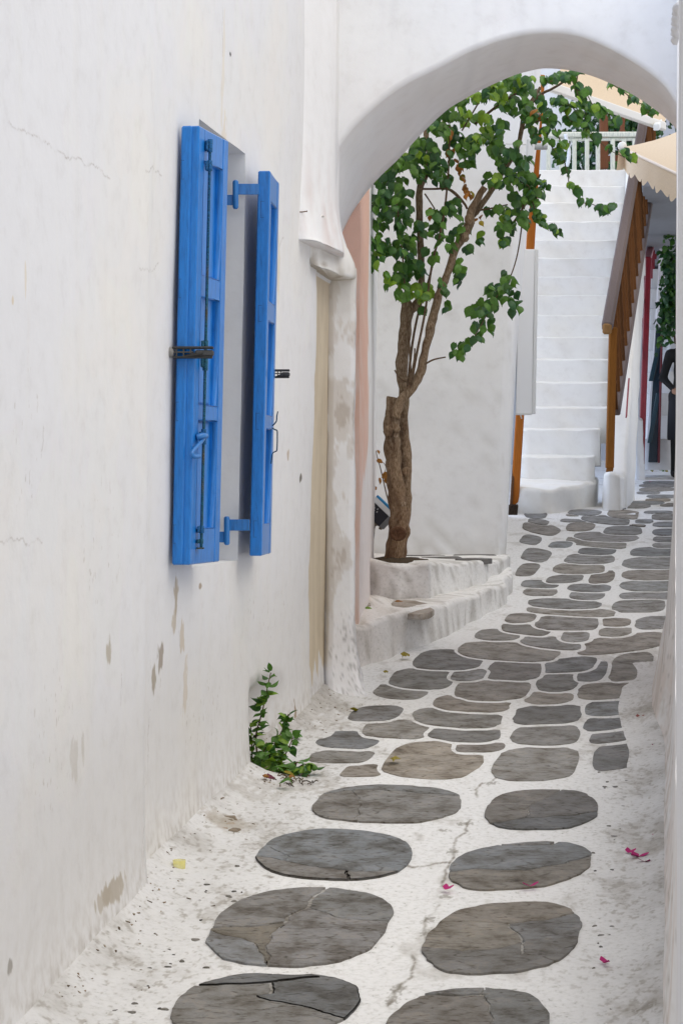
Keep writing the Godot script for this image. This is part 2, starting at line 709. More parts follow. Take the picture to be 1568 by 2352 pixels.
func lane_image() -> Image:
	var w := 1024
	var h := 1400
	var img := blank(w, h)
	var n1 := noise_of(0.012, 5, FastNoiseLite.TYPE_SIMPLEX_SMOOTH, 61, 0.6)
	var dirt := Color(0.68, 0.665, 0.65)
	var worn := Color(0.60, 0.57, 0.53)
	for y in h:
		var z := 4.0 * pow(7.5, float(y) / h)
		var lf := left_foot(z) if z < 8.6 else -9.0
		var rf := right_x(z, gh(z) - EYE + 0.02)
		for x in w:
			var px := lane_x(float(x) / w, z)
			var c := Color(0.972, 0.972, 0.975)
			var n := n1.get_noise_2d(px * 300.0, z * 160.0)
			# older, greyer paint away from the middle, fresh white along the centre joint
			var old := smoothstep(0.22, 0.62, absf(px - 0.097 - 0.15 * (z - 4.565)) + n * 0.12) * (1.0 - smoothstep(8.0, 9.5, z))
			c = c.lerp(Color(0.905, 0.905, 0.91), old)
			var grit := n1.get_noise_2d(px * 2600.0, z * 1500.0)
			c = c.lerp(Color(0.60, 0.575, 0.54), smoothstep(0.22, 0.40, grit + n * 0.35) * (0.12 + 0.38 * old))
			c = c.lerp(worn, smoothstep(0.18, 0.46, n) * 0.22)
			var dl := px - lf
			var dr := rf - px
			var a := exp(-maxf(dl, 0.0) * 11.0) * 0.42 * clampf(0.45 + n * 1.8, 0.0, 1.0)
			if z > 6.1 and z < 8.6:
				a += exp(-maxf(dl, 0.0) * 6.0) * 0.16 * clampf(0.5 + n * 2.5, 0.0, 1.0)
			a = maxf(a, exp(-maxf(dr, 0.0) * 14.0) * 0.40 * clampf(0.45 + n * 1.8, 0.0, 1.0))
			c = c.lerp(dirt, clampf(a, 0.0, 0.9))
			img.set_pixel(x, y, c)
	return img


func lane_px(img: Image, x: float, y: float) -> Vector2:
	# photograph place to the lane's stain image
	var p := on_lane(x, y)
	var z := -p.z
	return Vector2((p.x + 1.75 - 0.163 * z) / 3.6 * img.get_width(), log(z / 4.0) / log(7.5) * img.get_height())


func build_lane() -> Node3D:
	var far := MB.new()
	var rows := []
	for z in [-12.0, -4.0, 0.0, 4.0, 8.0, 12.0, 16.7, 22.0, 28.0, 34.0, 60.0, 160.0]:
		var r := []
		for x in [-80.0, -20.0, -6.0, -2.0, 0.0, 2.0, 5.0, 9.0, 20.0, 80.0]:
			r.append(Vector3(x, gh(z) - 0.06, -z))
		rows.append(r)
	sheet(far, rows, Vector3.UP, Color(0.68, 0.66, 0.63))
	kind(put("ground", far, M.flat), "structure")
	var img := lane_image()
	for k in 5:
		var q := lane_px(img, 505 + k * 6, 1893 + k * 3)
		stain(img, q.x, q.y, 16, 6, Color(0.62, 0.57, 0.50), 0.18, 1.3, 0.12)
	for d in [[640, 1812, 40, 12], [560, 1835, 22, 8], [700, 1650, 40, 26], [760, 1628, 34, 10], [1480, 1500, 26, 30], [1500, 1640, 18, 26], [1490, 1960, 22, 16], [1500, 2330, 20, 8]]:
		var q := lane_px(img, d[0], d[1])
		stain(img, q.x, q.y, d[2], d[3] * 0.7, Color(0.64, 0.61, 0.57), 0.30, 1.6, 0.10, 0.5)
	# the worn middle joint: thin broken seams and chipped spots
	for d in [[[1112, 1796], [1100, 1812], [1104, 1830]], [[1080, 1880], [1068, 1905], [1050, 1930], [1040, 1962], [1024, 2000], [1020, 2044]], [[1004, 2080], [984, 2110], [978, 2150], [992, 2182]], [[950, 2200], [935, 2240], [908, 2275], [890, 2320]], [[1130, 1790], [1150, 1776]], [[640, 2012], [600, 2016]], [[1460, 2338], [1500, 2326]], [[1030, 1985], [960, 1990], [905, 1980]]]:
		crack(img, d.map(func(e): return lane_px(img, e[0], e[1])), Color(0.52, 0.49, 0.45), 0.6, 1.0)
	for d in [[1018, 1908, 4, 2], [1066, 1893, 5, 2], [1036, 1958, 4, 3], [1020, 2060, 4, 2], [984, 2112, 4, 3], [975, 2145, 3, 3], [912, 2272, 4, 4], [895, 2300, 4, 3], [1125, 1800, 6, 2], [1480, 2334, 6, 2]]:
		var q := lane_px(img, d[0], d[1])
		stain(img, q.x, q.y, d[2], d[3], Color(0.50, 0.48, 0.44), 0.5, 1.6, 0.35, 0.3)
	var lane := Node3D.new()
	lane.name = "pavement"
	add_child(lane, true)
	kind(lane, "structure")
	var mb := MB.new()
	rows = []
	var u2 := PackedVector2Array()
	var z := -3.0
	while z < 40.0:
		var r := []
		var step := 0.6 if z < 3.6 else clampf(0.0065 * z, 0.03, 0.2)
		for k in 121:
			var s := k / 120.0
			var x := lane_x(s, z)
			var y := gh(z)
			if z < 8.7:
				y += 0.05 * exp(-pow(maxf(x - left_foot(z), 0.0) / 0.05, 1.0))
			if z < 9.4:
				y += 0.03 * exp(-maxf(right_x(z, gh(z) - EYE) - x, 0.0) / 0.05)
			y += nz.get_noise_2d(x * 1.5, z * 1.5) * 0.002
			r.append(Vector3(x, y, -z))
			u2.append(Vector2(s, log(maxf(z, 0.3) / 4.0) / log(7.5)))
		rows.append(r)
		z += step
	sheet(mb, rows, Vector3.UP, Color(0.88, 0.877, 0.87), u2)
	put("whitewashed_joints", mb, stained("lane_paint", M.whitewash, img), lane)
	return lane


func build_crumbs() -> void:
	# dust and dry crumbs that gather along the foot of the walls
	var mb := MB.new()
	for k in 170:
		var z := rng.randf_range(4.6, 8.5) if k < 200 else rng.randf_range(5.0, 8.5)
		var x := left_foot(z) + 0.015 + 0.16 * pow(rng.randf(), 2.5) if k < 200 else right_x(z, gh(z) - EYE + 0.02) - 0.02 - 0.14 * pow(rng.randf(), 2.0)
		var r := rng.randf_range(0.0010, 0.0030)
		var b := Basis.from_euler(Vector3(rng.randf() * 0.6, rng.randf() * TAU, rng.randf() * 0.6))
		var lift := 0.05 * exp(-maxf(x - left_foot(z), 0.0) / 0.05) if k < 200 else 0.03 * exp(-maxf(right_x(z, gh(z) - EYE) - x, 0.0) / 0.05)
		obox(mb, Vector3(x, lane_y(x, z) + lift + r * 0.2, -z), b.x * r * rng.randf_range(1.0, 2.6), b.y * r * 0.35, b.z * r, r * 0.2, [Color(0.30, 0.25, 0.18), Color(0.42, 0.36, 0.28), Color(0.18, 0.15, 0.12), Color(0.46, 0.43, 0.38)][k % 4])
	kind(put("crumbs", mb, M.bark), "stuff")


func lane_y(x: float, z: float) -> float:
	return gh(z) + nz.get_noise_2d(x * 1.5, z * 1.5) * 0.002


# stones as seen: centre, width, height, tilt; made into outlines on the lane
func stone_outline(cx: float, cy: float, w: float, h: float, tilt: float, seed_: float, count := 28, square := 3.0, rough := 0.11) -> PackedVector2Array:
	var out := PackedVector2Array()
	var c := on_lane(cx, cy)
	var e := square + nf.get_noise_2d(seed_ * 3.1, 7.0) * 0.9 * (square - 2.0)
	var zn := depth_on_lane(cx, cy + h / 2.0)
	var zf := depth_on_lane(cx, maxf(cy - h / 2.0, 1092.0))
	var half_x := w * 0.965 / 2.0 / F * -c.z
	var mid := (zn + zf) / 2.0
	# the tilt seen in the picture is a shear along the lane
	var per_px := (zf - zn) / h
	for k in count:
		var a := TAU * k / count
		var u := signf(cos(a)) * pow(absf(cos(a)), 2.0 / e)
		var v := signf(sin(a)) * pow(absf(sin(a)), 2.0 / e)
		var rad := 1.0 + nf.get_noise_3d(cos(a) * 0.9 + seed_ * 5.7, sin(a) * 0.9, seed_) * rough + nf.get_noise_3d(cos(a) * 4.0 + seed_, sin(a) * 4.0, 3.0) * 0.03
		var zz := mid + v * rad * (zf - zn) / 2.0 * 0.94 - u * rad * w / 2.0 * tilt * per_px
		var xx := c.x + 0.163 * (zz - mid) + u * rad * half_x
		out.append(Vector2(xx, zz))
	return out


func fitted(o: PackedVector2Array, laid: Array, gap: float) -> PackedVector2Array:
	# cut a stone back so that it keeps a joint to the stones laid before it; joints across the lane are wider
	var mid := Vector2.ZERO
	for q in o:
		mid += q
	mid /= o.size()
	var sq := Transform2D(Vector2(1, 0), Vector2(0, 0.30), Vector2.ZERO)
	for e in laid:
		if absf(e[0].y - mid.y) > 2.0 or absf(e[0].x - mid.x) > 1.2:
			continue
		var best := PackedVector2Array()
		var most := 0.0
		for grown in Geometry2D.offset_polygon(sq * e[1], gap, Geometry2D.JOIN_ROUND):
			for piece in Geometry2D.clip_polygons(sq * o, grown):
				var ar := 0.0
				for i in piece.size():
					ar += piece[i].cross(piece[(i + 1) % piece.size()])
				if absf(ar) > most:
					most = absf(ar)
					best = piece
		if best.size() > 2:
			o = sq.affine_inverse() * best
	laid.append([mid, o])
	# soften the corners that the cutting left
	var soft := Geometry2D.offset_polygon(o, -0.012, Geometry2D.JOIN_ROUND)
	if soft.size() > 0:
		var back := Geometry2D.offset_polygon(soft[0], 0.012, Geometry2D.JOIN_ROUND)
		if back.size() > 0:
			o = back[0]
	var out := PackedVector2Array()
	for q in o:
		if out.is_empty() or out[-1].distance_to(q) > 0.004:
			out.append(q)
	return out


func slab(poly: PackedVector2Array, up: float, tint: Color, edge := 0.007) -> MB:
	# one flagstone: a sunk skirt, a worn rim, and a nearly flat top that follows the lane
	var mb := MB.new()
	var neat := PackedVector2Array()
	for q in poly:
		if neat.is_empty() or (neat[-1].distance_to(q) > 0.0035 and neat[0].distance_to(q) > 0.0035):
			neat.append(q)
	poly = neat
	var m := poly.size()
	var rings := []
	var inn := []
	for i in m:
		var a := poly[(i - 1 + m) % m]
		var b := poly[(i + 1) % m]
		var d := (b - a).normalized()
		inn.append(Vector2(d.y, -d.x))
	var area := 0.0
	for i in m:
		area += poly[i].cross(poly[(i + 1) % m])
	if area > 0:
		for i in m:
			inn[i] = -inn[i]
	for e in [[0.0, -0.02], [0.0, up - edge * 0.3], [edge * 0.5, up - edge * 0.1], [edge * 1.4, up]]:
		var r := []
		for i in m:
			var q: Vector2 = poly[i] + inn[i] * e[0]
			r.append(Vector3(q.x, lane_y(q.x, q.y) + e[1], -q.y))
		rings.append(r)
	var p := PackedVector3Array()
	var t := PackedInt32Array()
	for r in rings:
		p.append_array(PackedVector3Array(r))
	for i in 3:
		for j in m:
			var a := i * m + j
			var b := i * m + (j + 1) % m
			t.append_array(PackedInt32Array([a, b, a + m, b, b + m, a + m]))
	var flat := PackedVector2Array()
	for q in rings[3]:
		flat.append(Vector2(q.x, -q.z))
	var tri := Geometry2D.triangulate_polygon(poly)
	if tri.is_empty():
		tri = Geometry2D.triangulate_polygon(flat)
	if tri.is_empty():
		print("a stone was not closed ", m)
	var sgn := 1.0
	if tri.size() >= 3:
		# same winding as the sides
		var a := p[3 * m + tri[0]]
		var b := p[3 * m + tri[1]]
		var c := p[3 * m + tri[2]]
		var side := (p[1] - p[0]).cross(p[m] - p[0])
		var mid2 := Vector2.ZERO
		for q in poly:
			mid2 += q
		mid2 /= m
		sgn = signf((b - a).cross(c - a).y)
		var outw := -inn[0] as Vector2
		var side_out := signf(side.dot(Vector3(outw.x, 0, -outw.y)))
		for k in range(0, tri.size(), 3):
			if sgn * side_out > 0:
				t.append_array(PackedInt32Array([3 * m + tri[k], 3 * m + tri[k + 1], 3 * m + tri[k + 2]]))
			else:
				t.append_array(PackedInt32Array([3 * m + tri[k], 3 * m + tri[k + 2], 3 * m + tri[k + 1]]))
	var cols := PackedColorArray()
	cols.resize(p.size())
	cols.fill(tint)
	mb.shape(p, t, true, Vector3.UP, cols)
	for i in range(m, 4 * m):
		mb.n[i] = Vector3.UP
	return mb


func stone_tint(seed_: float) -> Color:
	var a := nf.get_noise_2d(seed_ * 17.3, 4.0) * 1.6
	var b := nf.get_noise_2d(seed_ * 11.9, 40.0) * 1.6
	var base := Color(0.248, 0.243, 0.236)
	base = base.lerp(Color(0.205, 0.222, 0.240), clampf(a, 0.0, 0.8))
	base = base.lerp(Color(0.285, 0.248, 0.200), clampf(-a, 0.0, 0.7))
	return base * (1.0 + b * 0.35)


func build_stones(lane: Node3D) -> void:
	# far part of the lane
	var far := [[575, 198, 150, 32, 0.1], [590, 243, 150, 22, 0.15], [605, 288, 280, 56, 0.18], [540, 365, 140, 56, 0.15], [740, 398, 145, 35, 0], [576, 468, 200, 78, 0.15], [520, 566, 130, 80, 0], [910, 182, 220, 26, 0.03], [1175, 193, 215, 48, 0.1], [1040, 230, 335, 46, 0.1], [875, 278, 180, 48, 0], [1165, 303, 255, 54, 0.02], [1050, 345, 440, 54, 0.04], [980, 383, 430, 50, 0.1], [985, 442, 250, 38, 0.02], [936, 494, 335, 62, 0.03], [865, 558, 345, 66, 0.02], [770, 628, 240, 52, -0.05], [1020, 617, 155, 80, -0.05], [600, 663, 255, 42, 0.03], [605, 714, 220, 50, 0.03], [935, 690, 285, 45, 0.03], [922, 740, 235, 50, 0.03], [765, 796, 500, 58, 0.04], [805, 850, 620, 50, 0.06], [1265, 815, 350, 80, -0.02], [470, 893, 190, 56, 0], [785, 927, 425, 96, 0.03], [1110, 922, 205, 48, 0], [505, 968, 345, 58, 0.12], [840, 1020, 185, 66, 0.05], [320, 1005, 310, 70, 0.03], [675, 1060, 420, 72, 0.1], [1110, 988, 215, 54, -0.05], [400, 1120, 710, 112, 0.05], [1165, 1066, 600, 118, -0.12], [1375, 925, 250, 84, -0.05], [1450, 315, 170, 36, 0], [1475, 360, 220, 38, 0], [1475, 402, 220, 26, 0], [1405, 445, 400, 56, -0.02], [1385, 522, 450, 78, 0], [1365, 602, 420, 60, 0], [1355, 675, 430, 68, 0], [1335, 745, 400, 40, 0], [1450, 210, 180, 32, 0], [1455, 262, 170, 26, 0], [1305, 241, 115, 15, 0], [1210, 270, 200, 10, 0.02], [1230, 135, 230, 22, 0.02], [1290, 115, 290, 12, 0], [1400, 180, 180, 11, 0], [1475, 128, 120, 15, 0], [830, 238, 180, 12, 0.05], [830, 196, 90, 8, 0], [1120, 150, 120, 9, 0.02], [1390, 25, 230, 16, 0], [1330, 48, 150, 9, 0], [1420, 72, 190, 11, 0], [1400, 96, 160, 9, 0], [1400, -2, 240, 14, 0], [1410, -22, 220, 10, 0], [1390, -40, 200, 10, 0], [1420, -58, 200, 9, 0]]
	var mid := [[675, 40, 255, 66, 0.03], [747, 97, 115, 32, 0], [920, 80, 205, 66, 0.05], [570, 111, 245, 68, 0.08], [495, 156, 205, 54, 0.06], [840, 152, 285, 80, 0.03], [760, 207, 300, 52, 0.06], [1135, 58, 185, 48, -0.08], [1222, 83, 95, 68, -0.1], [1372, 66, 150, 100, -0.1], [1090, 125, 148, 60, 0], [1055, 184, 170, 40, 0], [1298, 157, 262, 56, -0.05], [1295, 222, 190, 56, -0.05], [1050, 250, 250, 60, -0.02], [705, 262, 350, 62, 0.06], [735, 320, 270, 56, 0.04], [390, 245, 185, 52, -0.02], [475, 306, 250, 62, 0.06], [1280, 282, 175, 46, -0.08], [1045, 326, 255, 68, 0], [1300, 332, 165, 38, -0.08], [290, 347, 240, 52, 0.03], [790, 373, 175, 32, 0], [620, 424, 370, 138, 0.05], [1005, 437, 310, 126, -0.02], [1315, 410, 170, 100, -0.08], [260, 411, 225, 38, 0], [350, 464, 155, 36, -0.03]]
	var s := 1.0
	var m: StandardMaterial3D = M.schist
	var laid := []
	for f in far:
		if f[1] < -30:
			continue
		var o := stone_outline(1034.9 + 0.34 * f[0], 1116.4 + 0.34 * f[1], (f[2] + 16.0) * 0.34, (f[3] + 11.0) * 0.34, f[4], s, 26)
		o = fitted(o, laid, 0.021)
		put("paving_stone", slab(o, 0.0060 if f[1] < 330 else 0.0035, stone_tint(s) * 1.22, 0.0015), m, lane)
		s += 1.0
	for f in mid:
		var o := stone_outline(627.2 + 0.6 * f[0], 1492.7 + 0.6 * f[1], (f[2] + 18.0) * 0.6, (f[3] + 14.0) * 0.6, f[4], s, 36)
		o = fitted(o, laid, 0.016)
		put("paving_stone", slab(o, 0.0030, stone_tint(s) * 1.22, 0.0015), m, lane)
		s += 1.0
	# the wide ovals nearest to the viewer, each of several flags in cement, cut by cracks
	var near := [
		[628, 86, 485, 128, 0.02, [[[380, 60], [560, 40], [700, 48], [870, 62]], [[520, 45], [540, 90], [528, 150]]]],
		[1120, 104, 370, 134, 0.0, [[[930, 150], [1060, 130], [1080, 95], [1180, 40]], [[1060, 130], [1190, 125], [1310, 110]]]],
		[458, 248, 520, 168, 0.06, [[[200, 255], [300, 268], [410, 292], [560, 302], [730, 300]], [[250, 225], [310, 250], [300, 268]], [[500, 300], [520, 340]]]],
		[1050, 284, 460, 158, -0.05, [[[820, 304], [920, 296], [1060, 300], [1180, 282], [1290, 250]], [[920, 220], [1050, 218], [1150, 220], [1180, 200]]]],
		[352, 478, 595, 262, 0.03, [[[40, 478], [170, 480], [290, 470], [370, 415], [400, 380], [440, 350]], [[290, 470], [240, 540], [250, 610]], [[370, 415], [480, 455], [650, 470]], [[290, 485], [460, 482], [650, 500]], [[50, 485], [200, 530], [240, 600]]]],
		[995, 516, 505, 244, -0.03, [[[740, 545], [860, 560], [1000, 545], [1080, 520], [1260, 515]], [[780, 470], [900, 462], [1010, 470], [1130, 460], [1250, 430]], [[1010, 470], [1060, 530], [1050, 570]]]],
		[240, 728, 612, 212, 0.0, [[[-80, 670], [60, 668], [240, 660], [400, 640]], [[200, 700], [330, 730], [450, 755], [560, 790]], [[80, 775], [240, 745], [440, 768], [480, 800]], [[240, 660], [250, 690], [200, 700], [80, 715]]]],
		[880, 790, 530, 238, 0.0, [[[940, 660], [930, 700], [960, 760], [950, 920]], [[610, 740], [740, 700], [930, 700]]]],
	]
	for f in near:
		var o := stone_outline(439 + 0.72 * f[0], 1787.5 + 0.72 * f[1], f[2] * 0.72, f[3] * 0.72, f[4], s, 80, 2.35, 0.07)
		o = fitted(o, laid, 0.02)
		var bed := Geometry2D.offset_polygon(o, -0.004)
		put("cement_bed", slab(bed[0] if bed.size() > 0 else o, 0.0016, Color(0.44, 0.43, 0.41), 0.002), M.schist, lane)
		var parts := [o]
		for line in f[5]:
			var pl := PackedVector2Array()
			for q in line:
				var w := on_lane(439 + 0.72 * q[0], 1787.5 + 0.72 * q[1])
				pl.append(Vector2(w.x, -w.z))
			var fine := PackedVector2Array()
			for i in pl.size() - 1:
				for k in 9:
					var q := pl[i].lerp(pl[i + 1], k / 9.0)
					fine.append(q + Vector2(nz.get_noise_2d(q.x * 9, q.y * 9) + 0.4 * nz.get_noise_2d(q.x * 31, q.y * 31), nz.get_noise_2d(q.x * 9 + 60, q.y * 9) + 0.4 * nz.get_noise_2d(q.x * 31 + 60, q.y * 31)) * 0.010)
			fine.append(pl[-1])
			var wide := Geometry2D.offset_polyline(fine, 0.0012 + 0.0070 * pow(fmod(s * 0.37 + line[0][1] * 0.613 + line.size() * 0.21, 1.0), 3.0))
			for cut in wide:
				var next := []
				for q in parts:
					for piece in Geometry2D.clip_polygons(q, cut):
						if not Geometry2D.is_polygon_clockwise(piece) and piece.size() > 2:
							next.append(piece)
				parts = next
		var k := 0.0
		for piece in parts:
			var ar := 0.0
			for i in piece.size():
				ar += piece[i].cross(piece[(i + 1) % piece.size()]) / 2.0
			if absf(ar) < 0.0025:
				continue
			for clean in Geometry2D.offset_polygon(piece, -0.0007):
				put("paving_stone", slab(clean, 0.0062 + 0.0010 * nf.get_noise_2d(s * 9, k * 9), stone_tint(s * 3.3 + k * 1.7), 0.0018), M.schist, lane)
			k += 1.0
		s += 1.0
	# small pebbles sunk in the whitewash
	var mb := MB.new()
	for k in 150:
		var x := rng.randf_range(120, 560) if k < 100 else rng.randf_range(1360, 1510)
		var y := rng.randf_range(1960, 2340) if k < 100 else rng.randf_range(1700, 2340)
		var p := on_lane(x, y)
		if k < 100 and (p.x < left_foot(-p.z) + 0.03 or x > 900 - (y - 1800) * 0.95):
			continue
		var r := rng.randf_range(0.003, 0.013)
		var q := rng.randf_range(0.5, 1.0)
		var turn := rng.randf() * TAU
		var rings := []
		for e in [[1.0, -0.004], [1.0, 0.001], [0.7, 0.0035]]:
			var ring := []
			for i in 9:
				var a := TAU * i / 9
				var d := Vector2(cos(a) * e[0], sin(a) * q * e[0]).rotated(turn) * r * (1 + 0.2 * sin(a * 3 + k))
				ring.append(Vector3(p.x + d.x, lane_y(p.x, -p.z) + e[1], p.z + d.y))
			rings.append(ring)
		var g := rng.randf_range(0.09, 0.30)
		loft(mb, rings, false, true, true, Color(g, g * 0.97, g * 0.90))
	kind(put("pebble", mb, M.schist, lane), "stuff")


# ------------------------------------------------------------------ the house on the near side
func wall_x(z: float, h: float) -> float:
	# the street face of the house: a thicker stretch, then a set back stretch with the window (h is height over the eye)
	var a := -1.322 + 0.149 * z + 0.004 * h
	var b := -1.418 + 0.163 * z + 0.020 * (h - 1.0)
	var up := clampf((h + 1.0) / 2.4, 0.0, 1.0)
	var s := smoothstep(5.52, 5.56 + 0.22 * up, z)
	var x := lerpf(a, b, s)
	var n := smoothstep(7.07, 7.10, z) * (1.0 - smoothstep(7.30, 7.75, z)) * (1.0 - smoothstep(-0.74, -0.64, h))
	x -= 0.11 * n
	x += nz.get_noise_2d(z * 1.1, h * 0.9) * 0.006 + nz.get_noise_2d(z * 4.0, h * 3.0) * 0.0018
	if h < 0.82:
		x -= 0.020 * smoothstep(8.15, 8.18, z)
	# a soft swelling towards the ground
	var g := h - (gh(z) - EYE)
	if n < 0.05:
		x += 0.018 * exp(-maxf(g, 0.0) / 0.10)
	return x


func wall_pt(z: float, h: float) -> Vector3:
	return Vector3(wall_x(z, h), EYE + h, -z)


func wall_px(img: Image, x: float, y: float) -> Vector2:
	# photograph place to the wall's stain image
	var z := 6610.0 / (1529.0 - x) if x < 335 else 7090.0 / (1599.0 - x)
	for k in 8:
		var h := (1120.0 - y) / F * z
		var seen := 784.0 + F * wall_x(z, h) / z
		z += (x - seen) * z * z / 7000.0
	var h2 := (1120.0 - y) / F * z
	return Vector2((z - 4.2) / 4.4 * img.get_width(), (1.0 - (h2 + 1.25) / 3.25) * img.get_height())


func wall_image() -> Image:
	var img := blank(1400, 1040)
	var w := 1400
	var hh := 1040
	var n1 := noise_of(1.0, 4, FastNoiseLite.TYPE_SIMPLEX_SMOOTH, 71, 0.55)
	var grime := Color(0.79, 0.765, 0.735)
	for y in hh:
		var h := (1.0 - float(y) / hh) * 3.25 - 1.25
		for x in w:
			var z := 4.2 + 4.4 * float(x) / w
			var g := h - (gh(z) - EYE)
			# faint runs down the wall and a broad unevenness of the lime wash
			var run := n1.get_noise_2d(z * 9.0, h * 0.55)
			var broad := n1.get_noise_2d(z * 0.9 + 30.0, h * 0.8)
			var c := Color(0.968, 0.968, 0.974).lerp(Color(0.985, 0.975, 0.955), clampf(broad * 1.3, 0.0, 1.0))
			c = c.lerp(Color(0.90, 0.875, 0.84), clampf(run - 0.15, 0.0, 1.0) * 0.12)
			if g < 0.9:
				var speck := n1.get_noise_2d(z * 22.0, h * 17.0)
				var a := exp(-maxf(g, 0.0) * 8.5) * clampf(0.24 + run * 0.3 + speck * 0.6, 0.0, 1.0)
				c = c.lerp(grime, clampf(a, 0.0, 0.85))
				var a2 := exp(-maxf(g, 0.0) * 34.0) * clampf(0.12 + speck * 1.4, 0.0, 1.0)
				c = c.lerp(Color(0.47, 0.42, 0.36), clampf(a2, 0.0, 0.7))
			img.set_pixel(x, y, c)
	var brown := Color(0.60, 0.50, 0.39)
	var greyish := Color(0.76, 0.72, 0.66)
	# [x, y, rx, ry, colour, strength]
	for d in [[248, 1500, 5, 34, greyish, 0.75], [405, 1362, 4, 38, Color(0.74, 0.67, 0.58), 0.7], [400, 1430, 4, 26, Color(0.78, 0.71, 0.62), 0.6], [368, 1510, 6, 34, Color(0.56, 0.50, 0.43), 0.6], [354, 1560, 5, 28, Color(0.60, 0.54, 0.46), 0.6], [418, 1460, 4, 40, Color(0.84, 0.77, 0.68), 0.6], [425, 1580, 4, 60, Color(0.87, 0.81, 0.73), 0.5],
			[262, 2046, 22, 30, greyish, 0.75], [236, 2068, 18, 22, greyish, 0.65], [680, 1660, 3, 40, brown, 0.6], [662, 1040, 2, 16, Color(0.78, 0.70, 0.62), 0.7], [460, 1345, 3, 6, brown, 0.6], [690, 1098, 2, 8, Color(0.4, 0.37, 0.33), 0.8], [530, 126, 2, 4, Color(0.25, 0.23, 0.22), 0.9], [515, 330, 5, 60, Color(0.95, 0.90, 0.80), 0.5], [513, 160, 3, 120, Color(0.95, 0.91, 0.84), 0.5],
			[640, 620, 3, 70, Color(0.92, 0.85, 0.74), 0.5], [170, 1740, 10, 50, Color(0.86, 0.84, 0.81), 0.5], [190, 1720, 6, 30, Color(0.84, 0.82, 0.79), 0.5], [20, 2220, 6, 20, Color(0.5, 0.47, 0.43), 0.5], [60, 640, 2, 40, Color(0.93, 0.88, 0.8), 0.6], [30, 690, 2, 8, Color(0.9, 0.82, 0.68), 0.6]]:
		var q := wall_px(img, d[0], d[1])
		var zz: float = 4.2 + 4.4 * q.x / w
		var kx: float = d[2] * zz * zz / 7000.0 / 4.4 * w
		var ky: float = d[3] / F * zz / 3.25 * hh
		stain(img, q.x, q.y, maxf(kx, 1.3), ky, d[4], d[5], 0.9, 0.09, 0.2, 0.5)
	for d in [[362, 1530, 26, 80], [350, 1600, 16, 60], [470, 1640, 60, 120], [610, 1400, 60, 100], [230, 1250, 60, 180], [120, 1700, 70, 200], [60, 1000, 50, 220]]:
		var q := wall_px(img, d[0], d[1])
		var zz: float = 4.2 + 4.4 * q.x / w
		specks(img, q.x, q.y, d[2] * zz * zz / 7000.0 / 4.4 * w, d[3] / F * zz / 3.25 * hh, Color(0.58, 0.52, 0.45), 0.22, 0.16, 0.42, 0.4)
	var fine := Color(0.52, 0.47, 0.42)
	for line in [[[18, 285], [75, 312], [130, 345], [180, 368], [215, 385], [255, 408]], [[335, 396], [352, 392], [373, 401]], [[322, 624], [345, 617], [366, 611]], [[342, 1645], [341, 1720], [336, 1800], [330, 1900], [328, 2000]], [[412, 1450], [413, 1490]], [[640, 590], [632, 640]], [[640, 575], [652, 540]], [[0, 1242], [60, 1246], [100, 1244]], [[512, 20], [513, 130]], [[278, 1550], [279, 1620]], [[100, 980], [98, 1060]]]:
		crack(img, line.map(func(e): return wall_px(img, e[0], e[1])), fine, 0.24, 0.7)
	# the bare sand coloured strip beside the pier
	for y in hh:
		var h := (1.0 - float(y) / hh) * 3.25 - 1.25
		if h > 0.80 or h < gh(8.3) - EYE + 0.02:
			continue
		for x in range(int((8.0 - 4.2) / 4.4 * w), w):
			var z := 4.2 + 4.4 * float(x) / w
			var e := 8.15 + nf.get_noise_2d(h * 4.0, 2.0) * 0.05
			var low: float = -0.70 + nf.get_noise_2d(z * 9.0, 5.0) * 0.16
			var a := smoothstep(e - 0.01, e + 0.01, z) * smoothstep(low - 0.01, low + 0.01, h)
			if a > 0.0:
				var c := Color(0.91, 0.855, 0.76).lerp(Color(0.85, 0.79, 0.69), clampf(nf.get_noise_2d(z * 9.0, h * 2.0) * 0.9 + 0.2, 0.0, 1.0))
				img.set_pixel(x, y, img.get_pixel(x, y).lerp(c, a))
	return img


